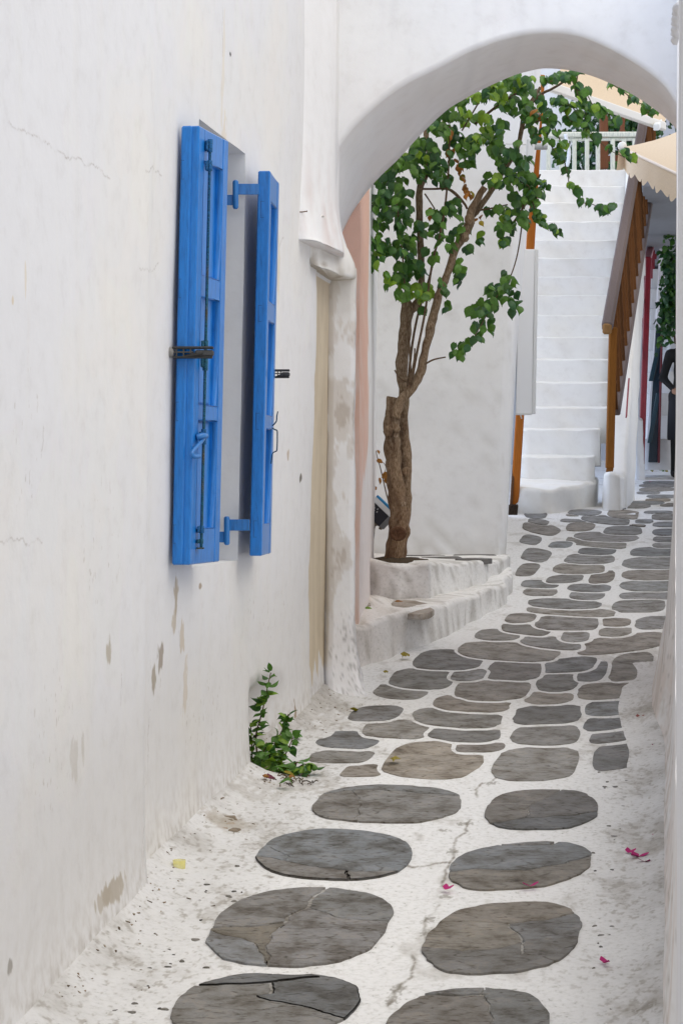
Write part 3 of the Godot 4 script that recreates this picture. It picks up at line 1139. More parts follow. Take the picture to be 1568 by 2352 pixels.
func build_house() -> void:
	var house := thing("whitewashed_house", "long whitewashed house wall on the left of the lane, with the blue shuttered window", "house")
	var img := wall_image()
	var sm := stained("house_wash", M.plaster, img)
	sm.roughness = 0.8
	var z0 := 6.21
	var z1 := 6.86
	var h0 := -0.229
	var h1 := 1.05
	var zs := [-5.0, -3.0, -1.0, 0.6, 1.5, 3.0, 4.0]
	var z := 4.3
	while z < 8.58:
		zs.append(z)
		z += 0.05 if z < 5.45 else 0.0225
	zs = zs.filter(func(e): return absf(e - z0) > 0.012 and absf(e - z1) > 0.012)
	zs.append_array([z0, z1, 8.6])
	zs.sort()
	var hs := []
	var h := -1.8
	while h < 2.0:
		hs.append(h)
		h += 0.035 if h < -0.5 else 0.06
	hs = hs.filter(func(e): return absf(e - h0) > 0.016 and absf(e - h1) > 0.016)
	hs.append_array([h0, h1, 2.12])
	hs.sort()
	var p := PackedVector3Array()
	var u := PackedVector2Array()
	var t := PackedInt32Array()
	for a in zs:
		for b in hs:
			p.append(wall_pt(a, b))
			u.append(Vector2((a - 4.2) / 4.4, 1.0 - (b + 1.25) / 3.25))
	var m: int = hs.size()
	for i in zs.size() - 1:
		for j in m - 1:
			if zs[i] > z0 - 0.001 and zs[i + 1] < z1 + 0.001 and hs[j] > h0 - 0.001 and hs[j + 1] < h1 + 0.001:
				continue
			var a: int = i * m + j
			t.append_array(PackedInt32Array([a, a + 1, a + m, a + 1, a + m + 1, a + m]))
	var cols := PackedColorArray()
	cols.resize(p.size())
	cols.fill(Color(0.870, 0.864, 0.858))
	var mb := MB.new()
	mb.shape(p, t, true, Vector3(1, 0, 0.16), cols, null, u)
	put("wall", mb, sm, house)
	# the deep opening: far and near jamb, head and sill of the recess
	var inward := Vector3(-0.987, 0, -0.161) * 0.24
	var jb := MB.new()
	var wash := func(q: Vector3) -> Color: return Color(0.900, 0.895, 0.885) * (0.97 + 0.05 * nf.get_noise_3d(q.x * 3, q.y * 3, q.z * 3))
	for e in [[z1, Vector3(0, 0, 1)], [z0, Vector3(0, 0, -1)]]:
		var rows := []
		for k in 25:
			var q := wall_pt(e[0], lerpf(h0, h1, k / 24.0))
			var r := []
			for i in 7:
				r.append(q + inward * i / 6.0 + Vector3(0, 0, nz.get_noise_2d(q.y * 6, i * 0.7) * 0.002 * minf(i, 1)))
			rows.append(r)
		sheet(jb, rows, e[1], wash)
	for e in [[h1, Vector3.DOWN], [h0, Vector3.UP]]:
		var rows := []
		for k in 13:
			var q := wall_pt(lerpf(z0, z1, k / 12.0), e[0])
			rows.append([q, q + inward * 0.5, q + inward])
		sheet(jb, rows, e[1], wash)
	put("window_recess", jb, M.plaster, house)
	# window at the back of the recess
	var wn := MB.new()
	var a0 := wall_pt(z0, h0) + inward * 0.92
	var a1 := wall_pt(z1, h0) + inward * 0.92
	var up := wall_pt(z0, h1) - wall_pt(z0, h0)
	var al := a1 - a0
	var blue := Color(0.035, 0.17, 0.50)
	for e in [[0.04, 0.0], [0.5, 0.0], [0.96, 0.0]]:
		bar(wn, a0 + al * e[0], a0 + al * e[0] + up, 0.05, 0.05, al, 0.004, blue)
	for e in [0.02, 0.36, 0.68, 0.98]:
		bar(wn, a0 + up * e + al * 0.07, a0 + up * e + al * 0.93, 0.04, 0.045, Vector3.UP, 0.004, blue)
	var win := put("window", wn, M.paint, house)
	var pn := MB.new()
	var back := inward.normalized() * 0.012
	sheet(pn, [[a0 + back, a0 + up + back], [a1 + back, a1 + up + back]], Vector3(1, 0, 0))
	put("pane", pn, M.glass, win)
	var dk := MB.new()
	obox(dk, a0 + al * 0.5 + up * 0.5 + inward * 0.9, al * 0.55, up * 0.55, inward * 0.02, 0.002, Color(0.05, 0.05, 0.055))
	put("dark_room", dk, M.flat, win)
	# the rest of the house behind its street face
	var bd := MB.new()
	box8(bd, [Vector3(-2.5, -0.6, 5.0), Vector3(-5.5, -0.6, 5.0), Vector3(-5.0, -0.6, -8.5), Vector3(-0.62, -0.6, -8.5)], [Vector3(-2.5, EYE + 2.07, 5.0), Vector3(-5.5, EYE + 2.07, 5.0), Vector3(-5.0, EYE + 2.07, -8.5), Vector3(-0.62, EYE + 2.07, -8.5)], 0.02, Color(0.75, 0.74, 0.73))
	put("back_walls", bd, M.plaster, house)
	var rf := MB.new()
	box8(rf, [wall_pt(-5.0, 2.12), Vector3(-5.6, EYE + 2.12, 5.0), Vector3(-5.0, EYE + 2.12, -8.6), wall_pt(8.6, 2.12)], [wall_pt(-5.0, 2.2), Vector3(-5.6, EYE + 2.2, 5.0), Vector3(-5.0, EYE + 2.2, -8.6), wall_pt(8.6, 2.2)], 0.02, Color(0.75, 0.74, 0.73))
	put("roof", rf, M.plaster, house)
	# a rusty nail left in the wall beside the buttress
	var nl := MB.new()
	var np := at(683, 487, 7.80)
	tube(nl, [np, np + Vector3(0.018, 0.0, 0.002), np + Vector3(0.033, 0.002, 0.004), np + Vector3(0.0335, 0.002, 0.004), np + Vector3(0.0355, 0.002, 0.004)], [0.002, 0.002, 0.002, 0.0034, 0.0034], 7, Color(0.22, 0.13, 0.07))
	tube(nl, [np + Vector3(-0.002, 0, 0), np + Vector3(0.003, 0, 0)], [0.005, 0.003], 7, Color(0.4, 0.38, 0.34))
	tag(put("nail", nl, M.iron), "rusty nail sticking out of the white wall left of the arch", "nail")


# ------------------------------------------------------------------ arch and its pier
func even(pts: Array, z: float, count: int) -> Array:
	# points spread evenly along a smooth line given in photograph places at one depth
	var c := Curve3D.new()
	c.bake_interval = 0.01
	for i in pts.size():
		var a := at(pts[maxi(i - 1, 0)][0], pts[maxi(i - 1, 0)][1], z)
		var b := at(pts[mini(i + 1, pts.size() - 1)][0], pts[mini(i + 1, pts.size() - 1)][1], z)
		c.add_point(at(pts[i][0], pts[i][1], z), (a - b) / 6.0, (b - a) / 6.0)
	var out := []
	for k in count:
		out.append(c.sample_baked(c.get_baked_length() * k / (count - 1), true))
	return out


func build_arch() -> void:
	var arch := thing("archway", "white plastered arch spanning the lane from the stained pier on its left", "archway")
	var zf := 8.55
	var zb := 9.30
	var fr := even([[762, 640], [762, 560], [762, 480], [762, 420], [763, 385], [766, 362], [776, 338], [796, 309], [823, 278], [869, 236], [927, 194], [1004, 156], [1071, 121], [1140, 95], [1200, 80], [1250, 75], [1300, 77], [1350, 89], [1412, 118], [1474, 155], [1519, 191], [1545, 226], [1575, 280], [1600, 370]], zf, 90)
	var bk := even([[770, 640], [771, 600], [776, 565], [785, 537], [810, 487], [844, 438], [876, 402], [914, 366], [970, 305], [1026, 253], [1068, 227], [1110, 204], [1177, 174], [1215, 163], [1250, 157], [1306, 161], [1350, 172], [1390, 187], [1435, 208], [1474, 231], [1519, 264], [1550, 295], [1580, 345], [1600, 420]], zb, 90)
	var top := EYE + 2.12
	var rows := []
	for i in fr.size():
		var q: Vector3 = fr[i]
		var e2: Vector3 = bk[i]
		var d: Vector3 = fr[mini(i + 1, fr.size() - 1)] - fr[maxi(i - 1, 0)]
		var away := Vector3(-d.y, d.x, 0).normalized()
		var deep := e2 - q
		var r := []
		for k in 12:
			var e := Vector3(q.x, top, q.z).lerp(q + away * 0.024, k / 12.0)
			r.append(e + Vector3(0, 0, nz.get_noise_2d(e.x * 1.6, e.y * 1.6) * 0.008))
		for k in 5:
			var g := k / 4.0 * PI / 2
			r.append(q + away * 0.024 * (1.0 - sin(g)) + deep.normalized() * 0.024 * (1.0 - cos(g)))
		for k in range(1, 9):
			r.append(wob(q + deep * lerpf(0.05, 1.0, k / 8.0), 0.006 * (1.0 - k / 9.0), 2.2))
		for k in range(1, 7):
			r.append(Vector3(e2.x, lerpf(e2.y, top, k / 6.0), e2.z))
		rows.append(r)
	var mb := MB.new()
	var cf := func(q: Vector3) -> Color:
		var n := nf.get_noise_3d(q.x * 1.6, q.y * 1.1, q.z * 2.0)
		var runs := nf.get_noise_2d(q.x * 14.0, q.y * 0.6)
		var c := Color(0.900, 0.895, 0.890).lerp(Color(0.87, 0.84, 0.815), clampf(n * 1.3, 0.0, 0.6))
		return c * (1.0 - clampf(runs - 0.1, 0.0, 0.4) * 0.12)
	sheet(mb, rows, Vector3(0, -1, 0.2), cf)
	var e0 := at(640, 300, zf)
	var e1 := at(1600, 300, zf)
	sheet(mb, [[Vector3(e0.x, top, e0.z), Vector3(e1.x, top, e1.z)], [Vector3(e0.x, top, -zb), Vector3(e1.x + 0.1, top, -zb)]], Vector3.UP, Color(0.85, 0.845, 0.84))
	put("arch_wall", mb, M.plaster, arch)
	# rounded buttress in the corner, running down to a soft point over the pier
	var bt := MB.new()
	var rings := []
	# h, then photograph x of left edge, belly and right edge
	for e in [[2.12, 689, 731, 773], [1.5, 688, 731, 771], [1.27, 688, 732, 769], [1.12, 689, 735, 769], [1.06, 690, 737, 771], [1.0, 694, 741, 777], [0.96, 698, 744, 784], [0.93, 702, 747, 788], [0.905, 706, 750, 790], [0.893, 709, 752, 789], [0.886, 714, 755, 786]]:
		var pl := Vector3((e[1] - 784.0) / F * 7.80, 0, -7.80)
		var pm := Vector3((e[2] - 784.0) / F * 8.05, 0, -8.05)
		var pr := Vector3((e[3] - 784.0) / F * 8.50, 0, -8.50)
		var ring := []
		var ctl := [pl + Vector3(-0.09, 0, 0.0), pl, pl.lerp(pm, 0.55) + Vector3(0.004, 0, 0.035), pm + Vector3(0.008, 0, 0.0), pm.lerp(pr, 0.55) + Vector3(0.02, 0, 0.05), pr, pr + Vector3(0.0, 0, -0.12), pl + Vector3(-0.09, 0, -0.80)]
		for i in 8:
			var a: Vector3 = ctl[i]
			var b: Vector3 = ctl[(i + 1) % 8]
			if i < 6:
				for k in 4:
					ring.append(a.cubic_interpolate(b, ctl[maxi(i - 1, 0)], ctl[mini(i + 2, 7)], k / 4.0))
			else:
				ring.append(a)
		for i in ring.size():
			ring[i].y = EYE + e[0]
			ring[i] = wob(ring[i], 0.004, 6.0)
		rings.append(ring)
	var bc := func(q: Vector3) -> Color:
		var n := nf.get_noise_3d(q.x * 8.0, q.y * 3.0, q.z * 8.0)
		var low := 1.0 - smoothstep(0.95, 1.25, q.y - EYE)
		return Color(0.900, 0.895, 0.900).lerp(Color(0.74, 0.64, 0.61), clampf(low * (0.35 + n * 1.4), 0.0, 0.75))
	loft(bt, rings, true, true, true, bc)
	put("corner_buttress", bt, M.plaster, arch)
	# the corbel below it, over the head of the pier
	var cb := MB.new()
	rings = []
	# height over the eye, then photograph x of its left and right ends
	for e in [[1.0, 742, 777], [0.965, 727, 786], [0.93, 715, 797], [0.90, 709, 806], [0.875, 707, 813], [0.85, 708, 816], [0.832, 711, 816], [0.82, 717, 814], [0.813, 726, 807]]:
		var lx: float = (e[1] - 784.0) / F * 7.99
		var rx2: float = (e[2] - 784.0) / F * 8.50
		var ctl := [Vector3(lx - 0.08, 0, -8.1), Vector3(lx, 0, -7.99), Vector3(lerpf(lx, rx2, 0.30), 0, -8.12), Vector3(lerpf(lx, rx2, 0.65), 0, -8.36), Vector3(lerpf(lx, rx2, 0.88), 0, -8.47), Vector3(rx2, 0, -8.52), Vector3(rx2 + 0.004, 0, -8.62), Vector3(rx2 + 0.006, 0, -9.20), Vector3(lx - 0.1, 0, -9.2)]
		var ring := []
		for i in ctl.size():
			var a: Vector3 = ctl[i]
			var b: Vector3 = ctl[(i + 1) % ctl.size()]
			for k in 3:
				var q := a.lerp(b, k / 3.0)
				q.y = EYE + e[0]
				ring.append(wob(q, 0.005, 8.0))
		rings.append(ring)
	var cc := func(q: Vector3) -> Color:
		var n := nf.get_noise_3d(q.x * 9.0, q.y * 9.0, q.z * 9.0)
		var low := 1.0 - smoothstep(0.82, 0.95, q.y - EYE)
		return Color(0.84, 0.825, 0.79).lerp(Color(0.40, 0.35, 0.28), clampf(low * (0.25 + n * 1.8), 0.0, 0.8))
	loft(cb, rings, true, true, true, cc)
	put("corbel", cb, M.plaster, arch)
	# the pier: flaking wash over sandy render, spreading at its foot
	var pr := MB.new()
	rings = []
	var h := -1.1
	while h < 0.87:
		var g := h - (gh(8.55) - EYE)
		var sp := 0.046 * exp(-maxf(g, 0.0) / 0.085)
		var xr := (815.0 - 784.0) / F * 8.55 + sp + nz.get_noise_2d(h * 2.0, 3.0) * 0.004
		var xl := (748.0 - 784.0) / F * 8.50
		var zf2 := 8.55 - sp * 0.7
		var ring := []
		var c := [Vector2(xl, zf2 + 0.03), Vector2(xl + 0.008, zf2 + 0.010), Vector2(xl + 0.028, zf2), Vector2(xr - 0.020, zf2), Vector2(xr - 0.006, zf2 + 0.006), Vector2(xr, zf2 + 0.020), Vector2(xr + 0.002, 9.28), Vector2(xl - 0.2, 9.28), Vector2(xl - 0.2, zf2 + 0.08), Vector2(xl - 0.02, zf2 + 0.08)]
		for i in 10:
			var k2: int = [2, 3, 18, 2, 2, 10, 3, 2, 2, 2][i]
			for k in k2:
				var q: Vector2 = c[i].lerp(c[(i + 1) % 10], float(k) / k2)
				ring.append(wob(Vector3(q.x, EYE + h, -q.y), 0.005, 5.0))
		rings.append(ring)
		h += 0.014
	var pc := func(q: Vector3) -> Color:
		var hh := q.y - EYE
		var n := nf.get_noise_3d(q.x * 7.0, q.y * 3.2, q.z * 7.0)
		var f := nf.get_noise_3d(q.x * 60.0, q.y * 30.0, q.z * 60.0)
		var e := clampf((0.02 - q.x) * 4.0, -0.2, 0.25)
		var c := Color(0.850, 0.847, 0.850)
		c = c.lerp(Color(0.58, 0.51, 0.44), smoothstep(-0.02, 0.10, n + e + 0.06 + f * 0.20) * 0.50)
		c = c.lerp(Color(0.45, 0.38, 0.31), smoothstep(0.28, 0.42, n + f * 0.35) * 0.5)
		if hh < -0.45:
			c = c.lerp(Color(0.890, 0.885, 0.900), smoothstep(-0.45, -0.55, hh) * 0.85)
			c = c.lerp(Color(0.22, 0.21, 0.20), smoothstep(0.10, 0.34, f + 0.12 * n + (q.x - 0.04) * 2.5) * 0.5 * smoothstep(-0.42, -0.6, hh))
		c = c.lerp(Color(0.70, 0.64, 0.53), smoothstep(0.55, 0.85, hh) * 0.5)
		return c
	loft(pr, rings, true, true, true, pc)
	put("pier", pr, M.plaster, arch)


func right_x(z: float, h: float) -> float:
	# the wall close on the right: a nearly plane face, swelling at its foot and at the far pier
	var g := h - (gh(z) - EYE)
	var k := clampf((z - 4.0) / 4.0, 0.0, 1.0)
	var x := (0.1535 if h > -0.2 else 0.1535 + (h + 0.2) * -0.0006) * z
	x = maxf(x, 0.05)
	if z < 4.2:
		x += 0.0016 * z * smoothstep(4.2, 3.2, z)
	x += 0.0
	if z > 4.0:
		x -= 0.030 * exp(-maxf(g, 0.0) / 0.16) * lerpf(1.0, 1.7, k)
		var b := smoothstep(7.4, 8.2, z) * (1.0 - smoothstep(8.7, 9.0, z))
		x -= 0.05 * b * (1.0 - smoothstep(0.15, 0.52, g))
	x += nz.get_noise_2d(z * 1.3 + 70.0, h * 1.2) * 0.003
	return x


func right_top(z: float) -> float:
	# high near the viewer, then a low parapet beside an open yard, then the pier that takes the arch
	var near := 1.5
	var low := gh(z) - EYE + 0.62
	return lerpf(lerpf(near, low, smoothstep(3.2, 3.35, z)), 2.12, smoothstep(7.95, 8.10, z))


func build_right_wall() -> void:
	var w := thing("right_wall", "white wall seen edge-on along the right side of the lane", "wall")
	w.name = "side_wall"
	var mb := MB.new()
	var rows := []
	var z := -4.0
	while z < 9.46:
		var r := []
		var tp := right_top(z)
		for k in 90:
			var h := lerpf(-1.75, tp, k / 89.0)
			r.append(Vector3(right_x(z, h), EYE + h, -z))
		r.append(Vector3(right_x(z, tp) + 0.30, EYE + tp + 0.02, -z))
		r.append(Vector3(right_x(z, tp) + 0.34, EYE + tp - 0.6, -z))
		r.append(Vector3(right_x(z, tp) + 0.34, -0.2, -z))
		rows.append(r)
		z += 0.06 if z > 0.4 else 0.4
	var cap := []
	for q in rows[-1]:
		cap.append(Vector3(rows[-1][0].x + 0.17, q.y, q.z - 0.01))
	rows.append(cap)
	var cf := func(q: Vector3) -> Color:
		var g := q.y - gh(-q.z)
		var n := nf.get_noise_3d(q.x * 3.0, q.y * 3.0, q.z * 3.0)
		var f := nf.get_noise_3d(q.x * 30.0, q.y * 20.0, q.z * 30.0)
		var c := Color(0.890, 0.885, 0.890).lerp(Color(0.76, 0.66, 0.61), clampf(exp(-g * 2.2) * (0.35 + n * 1.5), 0.0, 0.6))
		c = c.lerp(Color(0.48, 0.42, 0.35), clampf(exp(-g * 8.0) * (0.3 + f * 1.6), 0.0, 0.6))
		c = c.lerp(Color(0.30, 0.28, 0.26), smoothstep(0.40, 0.50, f + 0.4 * n) * 0.35)
		return c
	sheet(mb, rows, Vector3(-1, 0, 0), cf)
	put("wall_face", mb, M.plaster, w)
	# chipped lime hanging off its edge high up
	var ch := MB.new()
	for k in 7:
		var q := at(1551 + (k % 3) * 2, 18 + k * 12, 3.9 + 0.05 * k)
		q.x = right_x(-q.z, q.y - EYE)
		var rings := []
		for e in [[1.0, 0.004], [0.9, -0.004], [0.4, -0.009]]:
			var ring := []
			for i in 7:
				var a := TAU * i / 7
				ring.append(q + Vector3(e[1], cos(a) * e[0] * 0.008 * (1 + 0.5 * sin(k * 3 + i * 2)), sin(a) * e[0] * 0.02))
			rings.append(ring)
		loft(ch, rings, true, true, true, Color(0.66, 0.66, 0.68))
	put("flaking_lime", ch, M.plaster, w)


# ------------------------------------------------------------------ the corner behind the arch
func build_recess() -> void:
	var pw := MB.new()
	var rows := []
	for i in 26:
		var z := lerpf(9.33, 11.5, i / 25.0)
		var r := []
		for k in 70:
			var h := lerpf(-0.95, 2.6, k / 69.0)
			var x := 0.04 + 0.052 * (z - 8.7) + nz.get_noise_2d(z * 1.5, h * 1.5) * 0.006
			x -= 0.05 * smoothstep(-0.05, -0.32, h) * smoothstep(11.0, 11.5, z)
			r.append(Vector3(x, EYE + h, -z))
		rows.append(r)
	var front := []
	for k in 70:
		front.append(Vector3(-0.45, rows[0][k].y, -9.33))
	rows.push_front(front)
	var end2 := []
	for k in 70:
		end2.append(Vector3(rows[26][k].x + 0.005, rows[26][k].y, -12.5))
	rows.append(end2)
	var pk := func(q: Vector3) -> Color:
		var z := -q.z
		var h := q.y - EYE
		var n := nf.get_noise_3d(q.x * 6.0, q.y * 6.0, q.z * 6.0)
		var edge := 10.45 - 1.0 * smoothstep(0.25, -0.15, h) + n * 0.08
		var c := Color(0.890, 0.885, 0.875)
		var pink := Color(0.84, 0.54, 0.42).lerp(Color(0.86, 0.68, 0.60), clampf(0.5 - h * 0.7 + n, 0.0, 1.0))
		var low := Color(0.85, 0.78, 0.75)
		c = c.lerp(low, 1.0 - smoothstep(-0.3, 0.5, h + n * 0.4))
		c = c.lerp(pink, 1.0 - smoothstep(edge - 0.03, edge + 0.03, z))
		return c
	sheet(pw, rows, Vector3(1, 0, 0.5), pk)
	tag(put("passage_wall", pw, M.plaster), "narrow wall washed pink and white between the arch and the tree", "wall")
	var rw := MB.new()
	rows = []
	var edge_x := func(h: float) -> float: return 0.94 + 0.0397 * (h + 0.375) + 0.0166 * pow(clampf(h - 0.8, 0.0, 2.0), 2.0)
	for k in 60:
		var h := lerpf(-0.75, 2.8, k / 59.0)
		var ex: float = edge_x.call(h)
		var r := []
		for i in 44:
			var x := lerpf(-1.7, ex - 0.07, i / 43.0)
			r.append(Vector3(x, EYE + h, -12.42 + nz.get_noise_2d(x * 1.3, h * 1.3) * 0.015))
		for i in 7:
			var a := (i + 1) / 7.0 * PI / 2
			r.append(Vector3(ex - 0.07 + 0.07 * sin(a), EYE + h, -12.42 - 0.07 * (1.0 - cos(a))))
		for i in 10:
			var z := lerpf(12.6, 16.4, i / 9.0)
			r.append(Vector3(ex / 12.49 * z + 0.012 * (z - 12.49) / 4.0, EYE + h, -z))
		rows.append(r)
	var wf := func(q: Vector3) -> Color:
		var h := q.y - EYE
		var n := nf.get_noise_3d(q.x * 2.0, q.y * 2.0, q.z * 2.0)
		var f := nf.get_noise_3d(q.x * 16.0, q.y * 16.0, q.z * 16.0)
		var c := Color(0.890, 0.890, 0.885) * (1.0 + n * 0.05)
		c = c.lerp(Color(0.62, 0.60, 0.56), smoothstep(0.30, 0.42, f + n * 0.2) * 0.30)
		c = c.lerp(Color(0.55, 0.52, 0.47), clampf(exp(-(h + 0.36) * 12.0) * (0.4 + f), 0.0, 0.6))
		return c
	sheet(rw, rows, Vector3(0, 0, 1), wf)
	tag(put("recess_wall", rw, M.plaster), "broad plain white wall behind the bougainvillea tree", "wall")
	# two rough steps in front of it; the upper one holds the tree
	var st := thing("corner_steps", "low white plastered steps around the foot of the tree, two levels high", "steps")
	var g := func(q: Vector3) -> Color:
		var n := nf.get_noise_3d(q.x * 5.0, q.y * 5.0, q.z * 5.0)
		var f := nf.get_noise_3d(q.x * 26.0, q.y * 15.0, q.z * 26.0)
		var z := -q.z
		var c := Color(0.900, 0.890, 0.870)
		c = c.lerp(Color(0.76, 0.66, 0.62), clampf((0.35 - q.x) * 1.3, 0.0, 0.45))
		c = c.lerp(Color(0.34, 0.31, 0.27), smoothstep(0.08, 0.30, f + n * 0.5) * 0.5)
		var dirt := clampf((0.6 - q.x) * 1.2, 0.0, 1.0) * smoothstep(0.0, 0.2, n + 0.15)
		c = c.lerp(Color(0.58, 0.50, 0.42), dirt * 0.40)
		return c
	var lo := MB.new()
	var tops := []
	for e in [[802, 1441, 9.12], [870, 1424, 9.45], [940, 1406, 9.75], [1000, 1393, 10.07], [1050, 1377, 10.4], [1100, 1362, 10.8], [1135, 1349, 11.1], [1160, 1334, 11.42], [1174, 1312, 11.9], [1176, 1296, 12.5]]:
		tops.append(at(e[0], e[1], e[2]))
	tops.append(Vector3(0.95, EYE - 0.44, -12.9))
	tops.append(Vector3(-0.6, EYE - 0.54, -12.4))
	tops.append(Vector3(-0.6, EYE - 0.58, -9.3))
	plastered(lo, tops, 0.1, 0.028, 0.05, 0.018, 0.02, g, 10)
	put("lower_step", lo, M.whitewash, st)
	var up := MB.new()
	tops = []
	for e in [[800, 1287, 10.75], [845, 1286, 10.72], [900, 1293, 10.62], [950, 1295, 10.60], [985, 1287, 10.55], [1000, 1292, 10.62], [1050, 1292, 10.95], [1100, 1289, 11.3], [1145, 1284, 11.8], [1168, 1276, 12.2], [1170, 1272, 12.6]]:
		tops.append(at(e[0], e[1], e[2]))
	tops.append(Vector3(-0.6, EYE - 0.37, -12.7))
	tops.append(Vector3(-0.6, EYE - 0.37, -10.8))
	plastered(up, tops, 0.6, 0.022, 0.05, 0.012, 0.01, g, 10)
	put("upper_step", up, M.whitewash, st)
	for e in [[1010, 1277, 10, 96, 11.9], [1085, 1281, 7, 84, 11.5], [1090, 1272, 4, 100, 12.2], [930, 1279, 8, 60, 11.6], [960, 1273, 4, 120, 12.1]]:
		var c := at(e[0], e[1], e[4])
		c.y -= 0.012
		flag(st, c, e[3] / F * e[4] / 2.0, e[2] * 0.016, Color(0.21, 0.205, 0.20), e[0])
	for e in [[1055, 1371, 80, 0.22, 11.0, -0.532], [915, 1400, 165, 0.42, 10.08, -0.560], [1012, 1382, 60, 0.16, 10.55, -0.548]]:
		var c := Vector3((e[0] - 784.0) / F * e[4], EYE + e[5], -e[4])
		flag(st, c, e[2] / F * e[4] / 2.0, e[3], Color(0.48, 0.43, 0.38) if e[0] < 1000 else Color(0.30, 0.285, 0.26), e[0], 0.024)
	# soil around the trunk
	var so := MB.new()
	var c0 := at(912, 1289, 10.92)
	var rings := []
	for e in [[1.0, -0.02], [0.9, 0.006], [0.45, 0.016]]:
		var ring := []
		for i in 20:
			var a := TAU * i / 20
			ring.append(wob(c0 + Vector3(cos(a) * 0.17 * e[0], e[1], sin(a) * 0.14 * e[0]), 0.012, 15.0))
		rings.append(ring)
	loft(so, rings, false, true, true, Color(0.10, 0.075, 0.05))
	kind(put("soil", so, M.bark, st), "stuff")


func flag(parent: Node3D, c: Vector3, rx: float, rz: float, tint: Color, seed_: float, climb := 0.0) -> void:
	var mb := MB.new()
	var rings := []
	for e in [[1.0, -0.02], [1.0, 0.004], [0.95, 0.008]]:
		var ring := []
		for i in 22:
			var a := TAU * i / 22
			var k := 1.0 + nf.get_noise_3d(cos(a) + seed_, sin(a), 0) * 0.35
			var u: float = signf(cos(a)) * pow(absf(cos(a)), 0.7) * rx * k * e[0]
			ring.append(c + Vector3(u, e[1] - climb * sin(a) * rz * k * e[0], sin(a) * rz * k * e[0]))
		rings.append(ring)
	loft(mb, rings, false, true, true, tint)
	put("paving_stone", mb, M.schist, parent)


# ------------------------------------------------------------------ blue shutters
func shutter(called_label: String, corner: Vector2, dir: Vector2, width: float, h_low: float, h_high: float, front: bool) -> Node3D:
	# corner: plan place (x, depth) of the street side of its near edge at the top; dir: along the leaf, away from the viewer
	var s := thing("shutter", called_label, "shutter", "blue window shutters")
	var thick := 0.038
	var lean := 0.0228
	var o := Vector2(dir.y, -dir.x) # towards the street
	var pt := func(u: float, h: float, out: float) -> Vector3:
		var q: Vector2 = corner + dir * u + o * out
		return Vector3(q.x - lean * (h_high - h), EYE + h, -q.y)
	var blue := Color(0.012, 0.215, 0.66)
	var hgt := h_high - h_low
	var slab_at := func(mb: MB, u0: float, u1: float, a: float, b: float, f: float, bk: float, r := 0.003) -> void:
		box8(mb, [pt.call(u0, a, f), pt.call(u1, a, f), pt.call(u1, a, bk), pt.call(u0, a, bk)], [pt.call(u0, b, f), pt.call(u1, b, f), pt.call(u1, b, bk), pt.call(u0, b, bk)], r, blue)
	# stiles
	for k in 2:
		var mb := MB.new()
		if k == 0:
			slab_at.call(mb, 0.0, 0.048, h_low, h_high, 0.0, -thick)
			# planted strip that covers the joint between the leaves
			if front:
				slab_at.call(mb, -0.007, 0.012, h_low, h_high, -0.020, -thick - 0.012, 0.004)
		else:
			slab_at.call(mb, width - 0.048, width, h_low, h_high, 0.0, -thick)
		put("stile", mb, M.paint, s)
		if k == 0:
			for hh in [0.10, 0.37, 0.65, 0.93]:
				var tn := MB.new()
				var q: Vector3 = pt.call(-0.0003 if not front else -0.0072, h_high - hh * hgt, -0.021 if not front else -0.040)
				var rim := []
				for w in [[-1, -1], [1, -1], [1, 1], [-1, 1], [-1, -1]]:
					rim.append([q + Vector3(0.0068 * w[0], 0.026 * w[1], 0), q + Vector3(0.0056 * w[0], 0.0248 * w[1], 0)])
				sheet(tn, rim, Vector3(0, 0, 1), Color(0.004, 0.06, 0.22))
				put("tenon_joint", tn, M.paint, s)
	var cuts := [[0.0, 0.075], [0.335, 0.385], [0.632, 0.668], [0.918, 1.0]]
	for c in cuts:
		var mb := MB.new()
		slab_at.call(mb, 0.0485, width - 0.0485, h_high - c[1] * hgt, h_high - c[0] * hgt, -0.001, -thick + 0.001)
		put("rail", mb, M.paint, s)
	for k in 3:
		var a: float = h_high - cuts[k][1] * hgt
		var b: float = h_high - cuts[k + 1][0] * hgt
		var mb := MB.new()
		# bevel frame, sunk field, raised centre, on both faces
		for side in [0.0, -thick]:
			var sg := -1.0 if side == 0.0 else 1.0
			var rows := []
			for e in [[0.0, 0.0], [0.016, 0.010], [0.017, 0.021], [0.036, 0.021], [0.044, 0.014]]:
				var r := []
				for c in [[0.048, 1.0, b, -1.0], [width - 0.048, -1.0, b, -1.0], [width - 0.048, -1.0, a, 1.0], [0.048, 1.0, a, 1.0], [0.048, 1.0, b, -1.0]]:
					r.append(pt.call(c[0] + c[1] * e[0], c[2] + c[3] * e[0] * 1.15, side + sg * e[1]))
				rows.append(r)
			var n3 := Vector3(o.x, 0, -o.y) * -sg
			for i in 4:
				sheet(mb, [rows[i], rows[i + 1]], n3, blue)
			sheet(mb, [[rows[4][0], rows[4][1]], [rows[4][3], rows[4][2]]], n3, blue)
		# thin half round bead low in each field
		tube(mb, [pt.call(0.092, a + 0.035, -0.012), pt.call(width - 0.092, a + 0.035, -0.012)], [0.006, 0.006], 8, blue)
		put("panel", mb, M.paint, s)
	s.set_meta("pt", pt)
	return s


